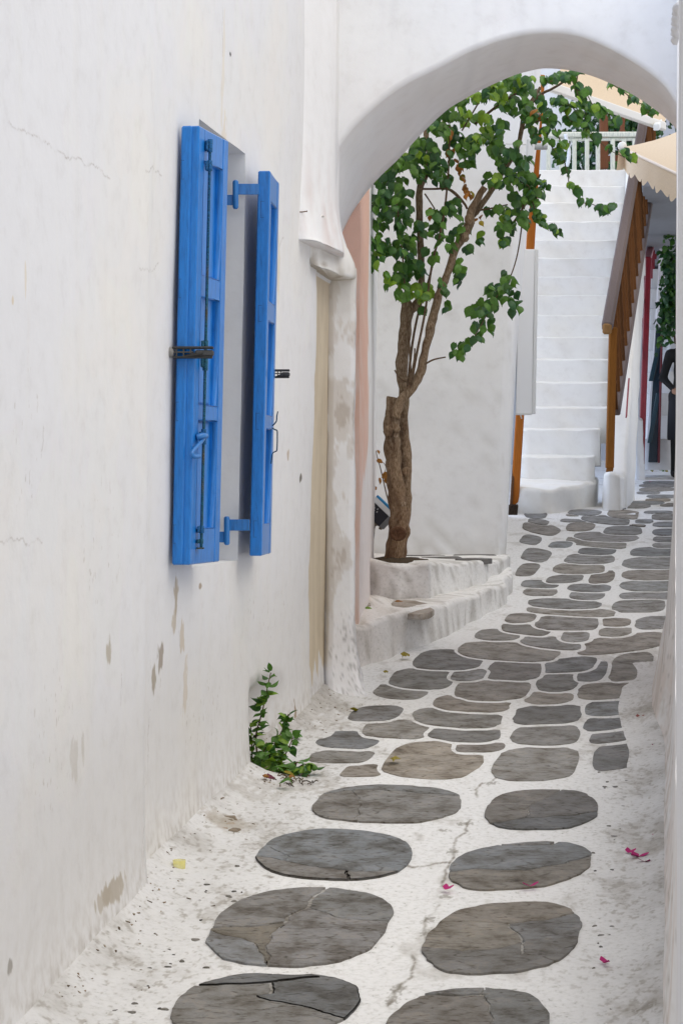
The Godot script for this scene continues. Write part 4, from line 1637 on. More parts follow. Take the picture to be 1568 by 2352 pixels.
func build_shutters() -> void:
	var d1 := Vector2(0.066, 0.27).normalized()
	var near := shutter("blue panelled shutter nearest the viewer, with the long bolt rod on its face", Vector2(-0.386, 5.94), d1, 0.276, -0.211, 0.986, true)
	var pt: Callable = near.get_meta("pt")
	near.remove_meta("pt")
	var teal := Color(0.03, 0.17, 0.30)
	var blue := Color(0.03, 0.20, 0.56)
	var rod := MB.new()
	var us := 0.062
	var path := []
	var rad := []
	var cols := []
	for k in 41:
		var h := lerpf(-0.165, 0.955, k / 40.0)
		path.append(pt.call(us, h, 0.012))
		rad.append(0.0042)
	tube(rod, path, rad, 9, func(q: Vector3) -> Color: return teal.lerp(Color(0.16, 0.13, 0.06), smoothstep(0.15, 0.5, nf.get_noise_2d(q.y * 22.0, 3.0))).lerp(Color(0.025, 0.17, 0.42), smoothstep(1.9, 2.3, q.y)))
	var br := put("bolt_rod", rod, M.iron, near)
	for e in [[0.94, 0.035, 0.0075, blue], [0.885, 0.028, 0.0078, blue], [0.395, 0.020, 0.0072, teal], [0.345, 0.045, 0.0075, teal], [0.14, 0.042, 0.0078, blue], [-0.115, 0.020, 0.0075, blue], [-0.148, 0.012, 0.006, teal]]:
		var gd := MB.new()
		tube(gd, [pt.call(us, e[0] - e[1] / 2, 0.012), pt.call(us, e[0] + e[1] / 2, 0.012)], [e[2], e[2]], 10, e[3])
		obox(gd, pt.call(us - 0.002, e[0], 0.004), Vector3(0.004, 0, 0), Vector3(0, minf(e[1] * 0.45, 0.014), 0), Vector3(0, 0, 0.014), 0.002, e[3])
		put("guide", gd, M.iron, br)
	var col := MB.new()
	obox(col, pt.call(us, -0.167, 0.010), Vector3(0.010, 0, 0), Vector3(0, 0.002, 0), Vector3(0, 0, 0.015), 0.001, Color(0.12, 0.14, 0.12))
	put("rod_foot", col, M.iron, br)
	var hd := MB.new()
	limb(hd, [[pt.call(us, 0.142, 0.016), 0.0045], [pt.call(us - 0.03, 0.126, 0.015), 0.0058], [pt.call(us - 0.065, 0.108, 0.010), 0.0052], [pt.call(us - 0.085, 0.094, 0.006), 0.0055], [pt.call(us - 0.078, 0.085, 0.010), 0.0068], [pt.call(us - 0.05, 0.086, 0.016), 0.0072]], 9, 0.0, blue)
	tube(hd, [pt.call(us - 0.034, 0.138, 0.002), pt.call(us - 0.026, 0.142, 0.016), pt.call(us, 0.142, 0.02)], [0.009, 0.009, 0.007], 9, blue)
	put("handle", hd, M.paint, br)
	var d2 := Vector2(0.02, 0.27).normalized()
	var far := shutter("blue panelled shutter beyond the window, held by two strap hinges", Vector2(-0.2223, 6.82), d2, 0.276, -0.214, 0.991, false)
	var p2: Callable = far.get_meta("pt")
	far.remove_meta("pt")
	# strap hinges reaching into the recess
	for e in [[541, 447, 421, 446, 447, 471], [521, 1219, 1193, 1219, 1221, 1246]]:
		var hg := MB.new()
		var z := 6.80
		var half := 31.0
		tube(hg, [at(e[0], e[1] - half - 2, z), at(e[0], e[1] - half + 2, z), at(e[0], e[1] + half - 2, z), at(e[0], e[1] + half + 2, z)], [0.006, 0.0095, 0.0095, 0.006], 12, blue)
		var b: Vector3 = p2.call(0.004, 0.5, -0.02)
		var top := at(e[0], e[2], z).y
		var low := at(e[0], e[3], z).y
		var x0 := at(e[0], e[1], z)
		var x1 := Vector3(at(592 if e[1] < 800 else 571, e[1], 6.82).x, x0.y, -6.826)
		obox(hg, Vector3((x0.x + x1.x) / 2, (top + low) / 2, -6.812), Vector3((x1.x - x0.x) / 2 + 0.004, 0, 0), Vector3(0, (top - low) / 2, 0), Vector3(0, 0, 0.003), 0.001, blue)
		var t2 := at(e[0], e[4], z).y
		var l2 := at(e[0], e[5], z).y
		obox(hg, Vector3(x0.x - 0.05, (t2 + l2) / 2, -6.806), Vector3(0.05, 0, 0), Vector3(0, (t2 - l2) / 2, 0), Vector3(0, 0, 0.003), 0.001, blue)
		put("hinge", hg, M.paint, far)
	# iron hook and pull on its face
	var hk := MB.new()
	var dark := Color(0.02, 0.10, 0.20)
	limb(hk, [[p2.call(0.20, 0.200, 0.003), 0.0022], [p2.call(0.20, 0.2036, 0.008), 0.0022], [p2.call(0.20, 0.215, 0.016), 0.0022], [p2.call(0.20, 0.230, 0.017), 0.0022], [p2.call(0.20, 0.246, 0.020), 0.0016]], 6, 0.0, dark, 4)
	limb(hk, [[p2.call(0.20, 0.1925, 0.002), 0.0022], [p2.call(0.20, 0.187, 0.012), 0.0022], [p2.call(0.20, 0.183, 0.019), 0.0022], [p2.call(0.20, 0.165, 0.020), 0.0022], [p2.call(0.20, 0.130, 0.020), 0.0022], [p2.call(0.20, 0.118, 0.018), 0.0022], [p2.call(0.20, 0.110, 0.006), 0.0022], [p2.call(0.20, 0.077, 0.002), 0.0022]], 6, 0.0, dark, 4)
	put("handle", hk, M.iron, far)
	for e in [[1, "black plastic catch clipped over the nearer blue shutter"], [2, "black plastic catch standing out from the wall past the farther blue shutter"]]:
		var c := thing("shutter_catch", e[1], "catch", "black shutter catches")
		var k := Color(0.035, 0.033, 0.033)
		var a := at(396, 809, 5.925) if e[0] == 1 else at(622, 858, 7.135)
		var ln := 0.112 if e[0] == 1 else 0.062
		var sc := 1.0 if e[0] == 1 else 0.85
		var x := Vector3(1, 0, 0)
		var mb := MB.new()
		obox(mb, a + x * ln * 0.5 + Vector3(0, 0.012, 0) * sc, x * ln * 0.5, Vector3(0, 0.0035, 0), Vector3(0, 0, 0.013), 0.002, k)
		obox(mb, a + x * ln * 0.5 + Vector3(0, -0.014, 0) * sc, x * ln * 0.48, Vector3(0, 0.003, 0), Vector3(0, 0, 0.012), 0.002, k)
		put("arm", mb, M.plastic, c)
		mb = MB.new()
		obox(mb, a + x * ln * 0.78 + Vector3(0, -0.003, 0.002), x * ln * 0.23, Vector3(0, 0.0085, 0) * sc, Vector3(0, 0, 0.011), 0.004, Color(0.055, 0.055, 0.058))
		limb(mb, [[a + x * ln * 0.30 + Vector3(0, -0.012, 0.006), 0.004], [a + x * ln * 0.5 + Vector3(0, -0.008, 0.010), 0.005], [a + x * ln * 0.75 + Vector3(0, -0.003, 0.009), 0.006]], 7, 0.0, k)
		put("lever", mb, M.plastic, c)
		mb = MB.new()
		for i in 3:
			obox(mb, a + x * (0.012 + i * ln * 0.17), x * 0.0015, Vector3(0, 0.013, 0) * sc, Vector3(0, 0, 0.010), 0.0005, Color(0.10, 0.095, 0.085))
		obox(mb, a + x * 0.03, x * 0.028, Vector3(0, 0.0015, 0), Vector3(0, 0, 0.010), 0.0005, Color(0.10, 0.095, 0.085))
		put("web", mb, M.plastic, c)
		mb = MB.new()
		tube(mb, [a + Vector3(-0.014, 0, 0), a + Vector3(0.004, 0, 0)], [0.016 * sc, 0.014 * sc], 12, Color(0.25, 0.24, 0.23))
		put("base_plate", mb, M.plastic, c)


# ------------------------------------------------------------------ bougainvillea
func build_tree() -> void:
	var tree := thing("bougainvillea_tree", "bougainvillea with bare twisted trunk and green leaves trained up under the arch", "tree")
	var bark := func(q: Vector3) -> Color:
		var n := nf.get_noise_3d(q.x * 20, q.y * 4, q.z * 20)
		var low := clampf(1.0 - (q.y - 1.1) / 0.9, 0.0, 1.0)
		var c := Color(0.40, 0.325, 0.24).lerp(Color(0.34, 0.205, 0.12), low * 0.8)
		return c.lerp(Color(0.17, 0.105, 0.065), clampf(n * 1.8, 0.0, 0.8)).lerp(Color(0.42, 0.33, 0.24), clampf(-n * 1.4, 0.0, 0.5))
	var P := func(list: Array, z: float) -> Array:
		var out := []
		for e in list:
			var zz: float = e[3] if e.size() > 3 else z
			out.append([at(e[0], e[1], zz), e[2] / F * zz])
		return out
	var mb := MB.new()
	limb(mb, P.call([[909, 1305, 29], [908, 1280, 24], [912, 1245, 22], [917, 1215, 23], [914, 1180, 20], [913, 1140, 20], [908, 1105, 20], [904, 1070, 18], [902, 1030, 18], [898, 1000, 17], [899, 975, 18], [905, 950, 17], [913, 925, 15]], 10.92), 18, 0.010, bark, 8)
	put("trunk", mb, M.bark, tree)
	var limbs := [
		# stub, back stem, left limb, right limb, and their branches
		[[[902, 990, 16], [899, 950, 14], [900, 920, 13], [901, 912, 12]], 10.88, 12, 0.006],
		[[[920, 1230, 13], [931, 1170, 13], [932, 1090, 12], [931, 1055, 14], [928, 1010, 12], [925, 960, 12], [927, 900, 12], [922, 850, 14], [926, 800, 14], [931, 750, 14], [934, 710, 15], [933, 690, 11]], 11.0, 12, 0.006],
		[[[905, 960, 13], [917, 925, 12], [934, 905, 11], [953, 880, 10.5], [967, 850, 10.5], [974, 815, 9], [984, 775, 9.5], [990, 745, 11], [998, 715, 9], [1010, 670, 9], [1030, 620, 9], [1045, 575, 9], [1062, 545, 10], [1077, 515, 11], [1080, 490, 10], [1097, 455, 8], [1112, 430, 7]], 10.86, 11, 0.004],
		[[[934, 715, 11], [955, 700, 11], [965, 680, 8.5], [967, 640, 8], [967, 590, 8], [964, 540, 8], [962, 480, 8], [964, 430, 8], [978, 400, 7], [985, 350, 6], [978, 310, 6], [982, 270, 5]], 11.0, 10, 0.003],
		[[[1085, 495, 8], [1120, 450, 6], [1150, 400, 6], [1185, 345, 5], [1196, 300, 5], [1203, 260, 4.5], [1225, 225, 4], [1240, 200, 3.5]], 10.9, 8, 0.002],
		[[[1190, 335, 5], [1200, 290, 4.5], [1208, 250, 4]], 10.95, 7, 0.001],
		[[[944, 885, 3], [955, 820, 3], [975, 720, 2.8], [993, 600, 2.6], [1010, 540, 2.5], [1022, 470, 2.5], [1030, 380, 2.2], [1032, 290, 2]], 10.83, 6, 0.0],
		[[[936, 890, 3.2], [945, 800, 3], [960, 720, 2.8], [985, 640, 2.6], [1003, 560, 2.5], [1018, 500, 2.5], [1026, 430, 2.2]], 10.95, 6, 0.0],
		[[[943, 880, 2.8], [940, 800, 2.6], [932, 700, 2.4], [925, 600, 2.2], [915, 500, 2], [905, 430, 2]], 10.84, 6, 0.0],
		[[[976, 836, 2.5], [995, 826, 2.2], [1023, 820, 1.6]], 10.84, 5, 0.0],
		[[[933, 876, 2.8], [918, 868, 2.2], [906, 850, 1.8]], 10.8, 5, 0.0],
		[[[968, 434, 2.5], [1000, 434, 2.5], [1025, 433, 3.2], [1045, 445, 4], [1066, 468, 3], [1072, 480, 2.5]], 10.86, 6, 0.0],
		[[[975, 445, 2], [985, 460, 1.8], [998, 480, 1.6]], 10.86, 5, 0.0],
		[[[1090, 285, 2.5], [1120, 260, 3], [1155, 233, 3], [1185, 215, 2.6]], 10.9, 6, 0.0],
		[[[1060, 300, 2], [1090, 250, 2], [1110, 215, 2]], 10.9, 5, 0.0],
		[[[1203, 255, 3], [1240, 218, 3.2], [1265, 205, 3], [1290, 190, 2.6], [1312, 172, 2.2]], 10.95, 6, 0.0],
		[[[1180, 510, 3], [1205, 470, 2.6], [1222, 440, 2.4], [1240, 400, 2]], 10.95, 6, 0.0],
		[[[1200, 470, 2], [1196, 530, 1.8], [1186, 590, 1.6], [1170, 638, 1.5], [1150, 665, 1.4], [1130, 700, 1.3], [1105, 745, 1.2], [1085, 780, 1.1]], 10.8, 5, 0.0],
		[[[1195, 300, 2.6], [1215, 285, 2.2], [1245, 275, 2]], 10.9, 5, 0.0],
		[[[940, 880, 2.2], [950, 830, 2.0], [952, 800, 2.0]], 10.8, 5, 0.0],
		[[[1085, 485, 3], [1130, 478, 2], [1165, 470, 1.8]], 10.86, 5, 0.0],
	]
	for e in limbs:
		mb = MB.new()
		limb(mb, P.call(e[0], e[1]), e[2], e[3], bark if e[0][0][2] > 4 else Color(0.20, 0.15, 0.105), 6)
		put("branch", mb, M.bark, tree)
	# knots: the dark hollow near the foot, burls on the stem
	mb = MB.new()
	var kc := at(914, 1226, 10.80)
	var rings := []
	for e in [[1.25, -0.014], [1.2, -0.002], [1.0, 0.005], [0.8, 0.003], [0.55, -0.004]]:
		var r := []
		for i in 14:
			var a := TAU * i / 14
			r.append(kc + Vector3(cos(a) * 0.034 * e[0], sin(a) * 0.030 * e[0], e[1]))
		rings.append(r)
	loft(mb, rings, false, true, true, Color(0.16, 0.085, 0.05))
	put("knot", mb, M.bark, tree)
	for e in [[892, 990, 12, 10.86], [910, 985, 9, 10.86], [931, 1085, 11, 10.93], [988, 748, 10, 10.84], [1066, 545, 11, 10.84], [1078, 505, 13, 10.84]]:
		mb = MB.new()
		var c := at(e[0], e[1], e[3])
		rings = []
		for k in 7:
			var a := PI * (k + 0.3) / 7.6
			var r := []
			for i in 10:
				var b := TAU * i / 10
				r.append(wob(c + Vector3(cos(b) * sin(a), cos(a) * 1.15, sin(b) * sin(a)) * e[2] / F * e[3], 0.004, 40.0))
			rings.append(r)
		loft(mb, rings, true, true, true, bark)
		put("knot", mb, M.bark, tree)
	for e in [[906, 1000, 4.5], [924, 1158, 5.5]]:
		mb = MB.new()
		var c := at(e[0] + 2, e[1], 10.862 if e[1] < 1100 else 10.855)
		obox(mb, c, Vector3(e[2] / F * 11, 0, 0), Vector3(0, e[2] / F * 11, 0), Vector3(0, 0, 0.006), 0.004, Color(0.52, 0.42, 0.33))
		put("pruning_scar", mb, M.bark, tree)
	# leaves
	var shapes := [spot_leaf(0.10, 1.0, 0.05), spot_leaf(0.20, 0.86, 0.04), spot_leaf(-0.06, 1.06, 0.06), spot_leaf(0.28, 0.78, 0.02)]
	var spots := []
	var c3 := [[640, 640, 60, 40, 4, 0], [760, 560, 50, 40, 3, 0], [850, 430, 50, 50, 3, 0], [950, 360, 50, 40, 3, 1], [1080, 300, 60, 40, 4, 0], [1180, 220, 50, 40, 3, 1], [1300, 160, 60, 30, 3, 1], [1450, 300, 60, 60, 3, 0], [400, 880, 80, 80, 12, 0], [480, 1000, 90, 100, 13, 0], [370, 1150, 75, 110, 14, 0], [520, 1150, 80, 110, 11, 0], [330, 1370, 50, 80, 8, 1], [400, 1400, 50, 60, 5, 1], [340, 1500, 50, 50, 5, 1], [420, 1630, 60, 45, 5, 2], [540, 1720, 70, 40, 6, 2], [700, 1720, 75, 45, 7, 2], [560, 1380, 70, 90, 9, 0], [510, 1470, 50, 70, 6, 0], [640, 1560, 60, 60, 6, 0], [550, 1570, 50, 60, 5, 0],
		[600, 780, 110, 60, 14, 1], [480, 770, 60, 60, 7, 1], [700, 690, 80, 60, 9, 0], [800, 750, 80, 80, 10, 0], [820, 900, 60, 60, 7, 0], [680, 850, 70, 60, 7, 0], [800, 520, 50, 50, 5, 0], [900, 430, 60, 60, 6, 0], [990, 470, 60, 50, 6, 2], [1010, 320, 60, 40, 5, 2], [900, 590, 60, 50, 6, 1], [1110, 480, 50, 40, 4, 2], [1130, 600, 70, 50, 7, 2], [990, 680, 60, 50, 6, 0], [1050, 660, 60, 50, 5, 1], [1000, 780, 50, 60, 5, 0], [1230, 560, 45, 80, 7, 0], [1160, 700, 45, 60, 4, 0],
		[1220, 260, 75, 60, 9, 2], [1330, 210, 70, 50, 8, 2], [1400, 220, 70, 60, 8, 1], [1370, 400, 70, 80, 8, 0], [1290, 360, 60, 50, 5, 1], [1440, 430, 50, 90, 6, 0], [790, 1180, 50, 50, 3, 0], [800, 1270, 50, 50, 3, 0], [870, 1090, 50, 60, 4, 0], [920, 1140, 40, 50, 2, 1], [940, 1280, 50, 45, 3, 0], [690, 1260, 60, 45, 5, 0], [540, 1210, 40, 50, 3, 0], [820, 1340, 40, 30, 2, 0], [750, 1450, 40, 35, 2, 0], [880, 1410, 40, 30, 2, 1], [1020, 1400, 30, 40, 1, 0], [1090, 1330, 30, 30, 1, 1],
		[930, 1540, 30, 60, 3, 0], [950, 1610, 40, 50, 3, 0], [840, 1820, 30, 30, 1, 0], [660, 1870, 20, 30, 1, 0], [800, 1640, 30, 30, 2, 0], [830, 1710, 20, 30, 1, 0], [1260, 760, 70, 60, 6, 0], [1320, 690, 60, 50, 5, 0], [1390, 800, 60, 60, 5, 0], [1260, 900, 70, 70, 6, 1], [1180, 910, 50, 45, 3, 1], [1300, 900, 50, 50, 3, 0], [1400, 900, 50, 50, 5, 0], [1440, 960, 60, 60, 5, 0], [1360, 1040, 60, 50, 4, 0], [1470, 1020, 50, 60, 4, 0], [1480, 1170, 40, 40, 2, 0], [1290, 1130, 50, 30, 3, 1], [1180, 1120, 40, 20, 2, 0], [1270, 1280, 45, 80, 8, 1], [1330, 1210, 50, 40, 3, 0], [1410, 1200, 30, 40, 2, 0],
		[1300, 1620, 40, 40, 3, 0], [1190, 1710, 40, 40, 3, 0], [1280, 1720, 60, 45, 5, 0], [1350, 1820, 40, 50, 3, 0], [1090, 1840, 60, 45, 6, 0], [1170, 1830, 40, 45, 3, 0], [1150, 1960, 40, 45, 3, 0], [1070, 2010, 25, 60, 3, 0], [1000, 2100, 45, 35, 3, 0], [930, 2150, 40, 50, 3, 0], [830, 470, 20, 40, 2, 3], [870, 610, 25, 50, 3, 3], [880, 690, 25, 20, 2, 3], [930, 790, 20, 40, 3, 3], [960, 890, 20, 40, 3, 3], [990, 980, 25, 40, 4, 3], [740, 1130, 25, 40, 2, 3], [1075, 1200, 25, 50, 4, 3], [1040, 1020, 20, 30, 2, 3], [1500, 430, 15, 60, 4, 3]]
	for c in c3:
		for k in int(c[4] * (2.5 if c[5] < 3 else 1.0) + 0.5):
			var a := rng.randf() * TAU
			var r := sqrt(rng.randf())
			spots.append([752.6 + 0.32 * (c[0] + cos(a) * r * c[2] * 1.2), 125.4 + 0.32 * (c[1] + sin(a) * r * c[3] * 1.2), 10.85 + rng.randf_range(-0.16, 0.2), rng.randf_range(0.040, 0.061) * (0.85 if c[5] == 3 else 1.0), c[5]])
	var runs := [
		[[590, 200], [640, 160], [700, 150], [690, 280], [720, 360], [760, 440], [780, 520], [790, 600], [870, 700], [960, 780], [1060, 830], [1130, 850]],
		[[650, 200], [700, 290], [760, 300], [830, 420], [900, 480], [960, 490], [1040, 540]], [[720, 420], [800, 460], [880, 440], [900, 500]],
		[[450, 230], [510, 210], [560, 190]], [[470, 500], [530, 640], [570, 740], [590, 860], [620, 980], [640, 1080], [710, 1120], [730, 1210], [800, 1220], [870, 1250], [940, 1290], [1000, 1275]],
		[[440, 640], [470, 720], [520, 800], [560, 830]], [[230, 1040], [300, 1080], [330, 1150], [440, 1080], [410, 1110]], [[330, 1200], [370, 1320], [410, 1340], [420, 1400], [490, 1440], [520, 1470]],
		[[560, 380], [600, 480], [640, 540], [690, 560]], [[420, 420], [460, 540], [500, 570]],
		[[985, 245], [1080, 305], [1150, 370], [1190, 390], [1250, 420], [1280, 470], [1340, 485]], [[300, 560], [330, 620], [350, 700]], [[510, 380], [580, 400], [640, 420], [700, 480], [730, 560], [760, 640], [780, 600]]]
	for line in runs:
		for i in line.size():
			for k in 4 if i % 2 == 0 else 3:
				var z := 10.75 + rng.randf_range(-0.06, 0.10)
				spots.append([1129 + 0.28 * (line[i][0] + rng.randf_range(-26, 26)), 125.4 + 0.28 * (line[i][1] + rng.randf_range(-24, 24)), z, rng.randf_range(0.040, 0.056), 0 if rng.randf() < 0.7 else 1])
		mb = MB.new()
		var pth := []
		for i in line.size():
			pth.append([at(1129 + 0.28 * line[i][0], 125.4 + 0.28 * line[i][1], 10.78), lerpf(0.0035, 0.0015, float(i) / line.size())])
		limb(mb, pth, 5, 0.0, Color(0.17, 0.16, 0.09), 4)
		put("vine", mb, M.bark, tree)
	spots.sort_custom(func(a, b): return a[3] > b[3])
	var rest := MB.new()
	var n := 0
	var tones := [["leaf_dark", "leaf_mid", "leaf_blue", "leaf_mid", "leaf_dark"], ["leaf_mid", "leaf_mid", "leaf_dark", "leaf_fresh", "leaf_blue"], ["leaf_fresh", "leaf_mid", "leaf_fresh", "leaf_mid", "leaf_fresh"], ["leaf_dry", "leaf_dry", "leaf_dry", "leaf_dry", "leaf_yellow"]]
	for s in spots:
		var tip := Vector3(rng.randf_range(-0.75, 0.75), -1.0, rng.randf_range(-0.2, 0.7)).normalized()
		var face := Vector3(rng.randf_range(-0.9, 0.9), rng.randf_range(0.0, 0.9), rng.randf_range(0.25, 1.2)).normalized()
		face = (face - tip * face.dot(tip)).normalized()
		var y := -tip
		var b := Basis(y.cross(face).normalized(), y, face).scaled_local(Vector3(1, 1, 1) * s[3])
		var tone: Array = tones[s[4]]
		var m: String = tone[rng.randi() % tone.size()]
		var mesh: ArrayMesh = shapes[(rng.randi() % 4) if s[4] < 3 else 3]
		var where := at(s[0], s[1] - 0.45 * s[3] * F / s[2], s[2])
		if n < 300:
			var o := put_mesh("leaf", mesh, M[m], tree)
			o.transform = Transform3D(b, where)
		else:
			var ar := mesh.surface_get_arrays(0)
			var at0 := rest.v.size()
			var cc: Color = Color(M[m].albedo_color).srgb_to_linear()
			for i in ar[Mesh.ARRAY_VERTEX].size():
				rest.v.append(b * ar[Mesh.ARRAY_VERTEX][i] + where)
				rest.n.append((b * ar[Mesh.ARRAY_NORMAL][i]).normalized())
				rest.c.append(cc)
				rest.uv.append(Vector2.ZERO)
				rest.uv2.append(Vector2.ZERO)
			for i in ar[Mesh.ARRAY_INDEX]:
				rest.idx.append(at0 + i)
		n += 1
	kind(put("foliage", rest, M.leaves, tree), "stuff")
	# dried shoot by the passage wall
	var dry := thing("dried_shoot", "thin dried shoot with curled orange leaves between pink wall and trunk", "plant")
	mb = MB.new()
	limb(mb, P.call([[894, 1160, 1.6], [886, 1130, 1.5], [878, 1095, 1.4], [872, 1070, 1.3], [866, 1050, 1.0], [863, 1035, 0.8]], 11.35), 5, 0.0, Color(0.22, 0.15, 0.09), 4)
	limb(mb, P.call([[878, 1095, 1.0], [886, 1075, 0.8], [880, 1062, 0.7]], 11.35), 5, 0.0, Color(0.22, 0.15, 0.09), 4)
	put("stem", mb, M.bark, dry)
	for e in [[880, 1098, 0.045], [888, 1092, 0.04], [872, 1104, 0.035], [895, 1106, 0.03], [866, 1062, 0.035], [864, 1128, 0.035], [868, 1040, 0.025], [882, 1108, 0.04]]:
		var o := put_mesh("leaf", shapes[3], M.leaf_dry, dry)
		o.transform = Transform3D(Basis.from_euler(Vector3(rng.randf_range(-0.6, 0.6), rng.randf_range(-1, 1), rng.randf_range(-2, 2))).scaled_local(Vector3.ONE * e[2]), at(e[0], e[1] - 6, 11.34))


# ------------------------------------------------------------------ weed at the foot of the wall
func build_weed() -> void:
	var w := thing("weed", "leafy green weed growing from a hollow at the foot of the left wall", "plant")
	var shapes := [spot_leaf(0.12, 0.80, 0.0), spot_leaf(0.24, 0.68, 0.0), spot_leaf(-0.08, 0.92, 0.0)]
	var stems := [[[[585, 1790], [590, 1740], [588, 1690], [598, 1650], [608, 1610], [615, 1575], [622, 1545]], 7.22, 38], [[[600, 1795], [612, 1750], [628, 1715], [642, 1690], [656, 1660], [662, 1640]], 7.20, 42], [[[590, 1795], [580, 1750], [578, 1700], [575, 1660]], 7.24, 30], [[[610, 1800], [630, 1770], [648, 1745], [664, 1715], [672, 1695]], 7.14, 30], [[[615, 1800], [645, 1785], [675, 1770], [700, 1755], [718, 1765]], 7.05, 32], [[[600, 1800], [610, 1775], [618, 1750], [620, 1725]], 7.12, 32], [[[610, 1802], [640, 1795], [670, 1790], [695, 1790]], 7.02, 28], [[[590, 1800], [600, 1770], [604, 1735], [612, 1705]], 7.16, 30], [[[625, 1800], [650, 1775], [668, 1760], [685, 1750]], 7.08, 18]]
	var rest := MB.new()
	var sorted := []
	for s in stems:
		var mb := MB.new()
		var p := []
		for i in s[0].size():
			p.append([at(s[0][i][0], s[0][i][1], s[1]), lerpf(0.0036, 0.0012, float(i) / s[0].size())])
		limb(mb, p, 6, 0.0, Color(0.16, 0.10, 0.05), 4)
		put("stem", mb, M.bark, w)
		var c := curve(p, 6)
		for k in s[2]:
			var f := pow((k + 1.0) / s[2], 0.8) if k < s[2] - 3 else 1.0
			var q: Vector3 = c[int(f * (c.size() - 1))][0]
			var out := Vector3(rng.randf_range(-1, 1), rng.randf_range(-0.5, 0.6), rng.randf_range(-0.3, 1)).normalized()
			var size := rng.randf_range(0.024, 0.046) * (0.85 if f > 0.95 else 1.0)
			var tip := (out + Vector3(0, -0.25, 0)).normalized()
			var face := Vector3(rng.randf_range(-0.6, 0.6), rng.randf_range(0.3, 1.0), rng.randf_range(0.0, 0.9)).normalized()
			face = (face - tip * face.dot(tip)).normalized()
			var y := -tip
			var b := Basis(y.cross(face).normalized(), y, face).scaled_local(Vector3.ONE * size)
			var o := put_mesh("leaf", shapes[rng.randi() % 3], [M.leaf_mid, M.leaf_dark, M.leaf_mid, M.leaf_fresh, M.leaf_mid][rng.randi() % 5], w)
			o.transform = Transform3D(b, q + out * 0.008)
	# the litter caught under it
	var lit := MB.new()
	for k in 46:
		var p := on_lane(rng.randf_range(585, 730), rng.randf_range(1775, 1812))
		var a := rng.randf() * TAU
		var l := rng.randf_range(0.012, 0.035)
		var q := p + Vector3(cos(a) * l, rng.randf_range(0.004, 0.018), sin(a) * l)
		limb(lit, [[p + Vector3(0, 0.006, 0), 0.0016], [p.lerp(q, 0.5) + Vector3(0, 0.008, 0), 0.002], [q, 0.001]], 5, 0.0, [Color(0.14, 0.10, 0.06), Color(0.25, 0.19, 0.11), Color(0.08, 0.06, 0.045)][k % 3], 2)
	tag(put("dry_litter", lit, M.bark), "dry twigs and crumbs caught at the foot of the weed", "litter")
	kind(get_node("dry_litter"), "stuff")
	var sh := [spot_leaf(0.3, 0.8, 0.02), spot_leaf(0.15, 0.9, 0.03)]
	var fallen := [[612, 1800, 0.030, "leaf_dry", "brown fallen leaf under the weed, nearest the wall"], [655, 1786, 0.034, "leaf_yellow", "yellow curled leaf standing under the weed"], [672, 1800, 0.030, "leaf_dry", "orange fallen leaf under the front of the weed"], [642, 1814, 0.045, "leaf_mid", "green leaf lying flat in front of the weed"], [690, 1706, 0.042, "leaf_mid", "green leaf lying on the ground between weed and pier"], [862, 1413, 0.06, "leaf_fresh", "yellow-green leaf curled on the lower step beside the pier"], [926, 1387, 0.05, "leaf_dry", "brown leaf at the back of the lower step"], [934, 1517, 0.055, "leaf_yellow", "yellow leaf at the foot of the lower step"], [886, 1556, 0.030, "leaf_yellow", "small yellow leaf on the ground right of the pier foot"], [811, 1638, 0.040, "leaf_yellow", "yellow leaf on a stone in front of the pier"], [911, 1753, 0.048, "leaf_yellow", "yellow leaf lying on the wide rounded stone"]]
	for e in fallen:
		var p := on_lane(e[0], e[1], 0.012)
		if e[0] == 862:
			p = at(862, 1413, 9.95)
			p.y += 0.006
		elif e[0] == 926:
			p = at(926, 1387, 10.4)
		var o := put_mesh("fallen_leaf", sh[int(e[0]) % 2], M[e[3]])
		o.transform = Transform3D(Basis.from_euler(Vector3(-1.25 + rng.randf_range(-0.2, 0.35), rng.randf() * TAU, 0)).scaled_local(Vector3(1, 1, 1.6) * e[2]), p + Vector3(0, 0.01, 0))
		tag(o, e[4], "leaf", "fallen leaves")
	var bits := [[593, 1779, 0.010, Color(0.75, 0.05, 0.03), "small red plastic scrap under the weed", "litter"], [608, 1786, 0.009, Color(0.50, 0.52, 0.56), "crumpled silver foil scrap under the weed", "litter"], [665, 1771, 0.009, Color(0.55, 0.57, 0.62), "pale foil scrap among the right side of the weed", "litter"], [618, 1795, 0.013, Color(0.17, 0.04, 0.07), "dark maroon scrap at the front of the weed", "litter"]]
	for e in bits:
		var mb := MB.new()
		var c := on_lane(e[0], e[1], e[2] * 0.7)
		var rings := []
		for k in 6:
			var a := PI * (k + 0.4) / 6.8
			var r := []
			for i in 9:
				var b := TAU * i / 9
				r.append(wob(c + Vector3(cos(b) * sin(a) * 1.4, cos(a) * 0.7, sin(b) * sin(a)) * e[2], e[2] * 0.7, 90.0))
			rings.append(r)
		loft(mb, rings, true, true, false, e[3])
		tag(put("litter_scrap", mb, M.plastic), e[4], e[5])
	# bougainvillea petals
	var pet := [[1022, 2052, "magenta petal lying in the worn middle joint"], [1216, 2044, "magenta petal on the edge of the cracked right-hand oval stone"], [1388, 2222, "magenta petal alone on the whitewash beside the nearest right oval"], [1442, 1967, "magenta petal a little left of the brightest bloom"], [1464, 1976, "brightest magenta bloom on the ground by the side wall"], [1483, 1989, "flat magenta petal just below the brightest bloom"], [1512, 1934, "faded magenta petal against the foot of the side wall"], [1510, 1723, "pink petal on the whitewash right of the square stone"], [1524, 1792, "dark magenta petal by the side wall further up the lane"], [1465, 1655, "narrow reddish scrap standing beside the ribbed stones"], [1493, 1109, "magenta petal at the far shaded end of the lane"]]
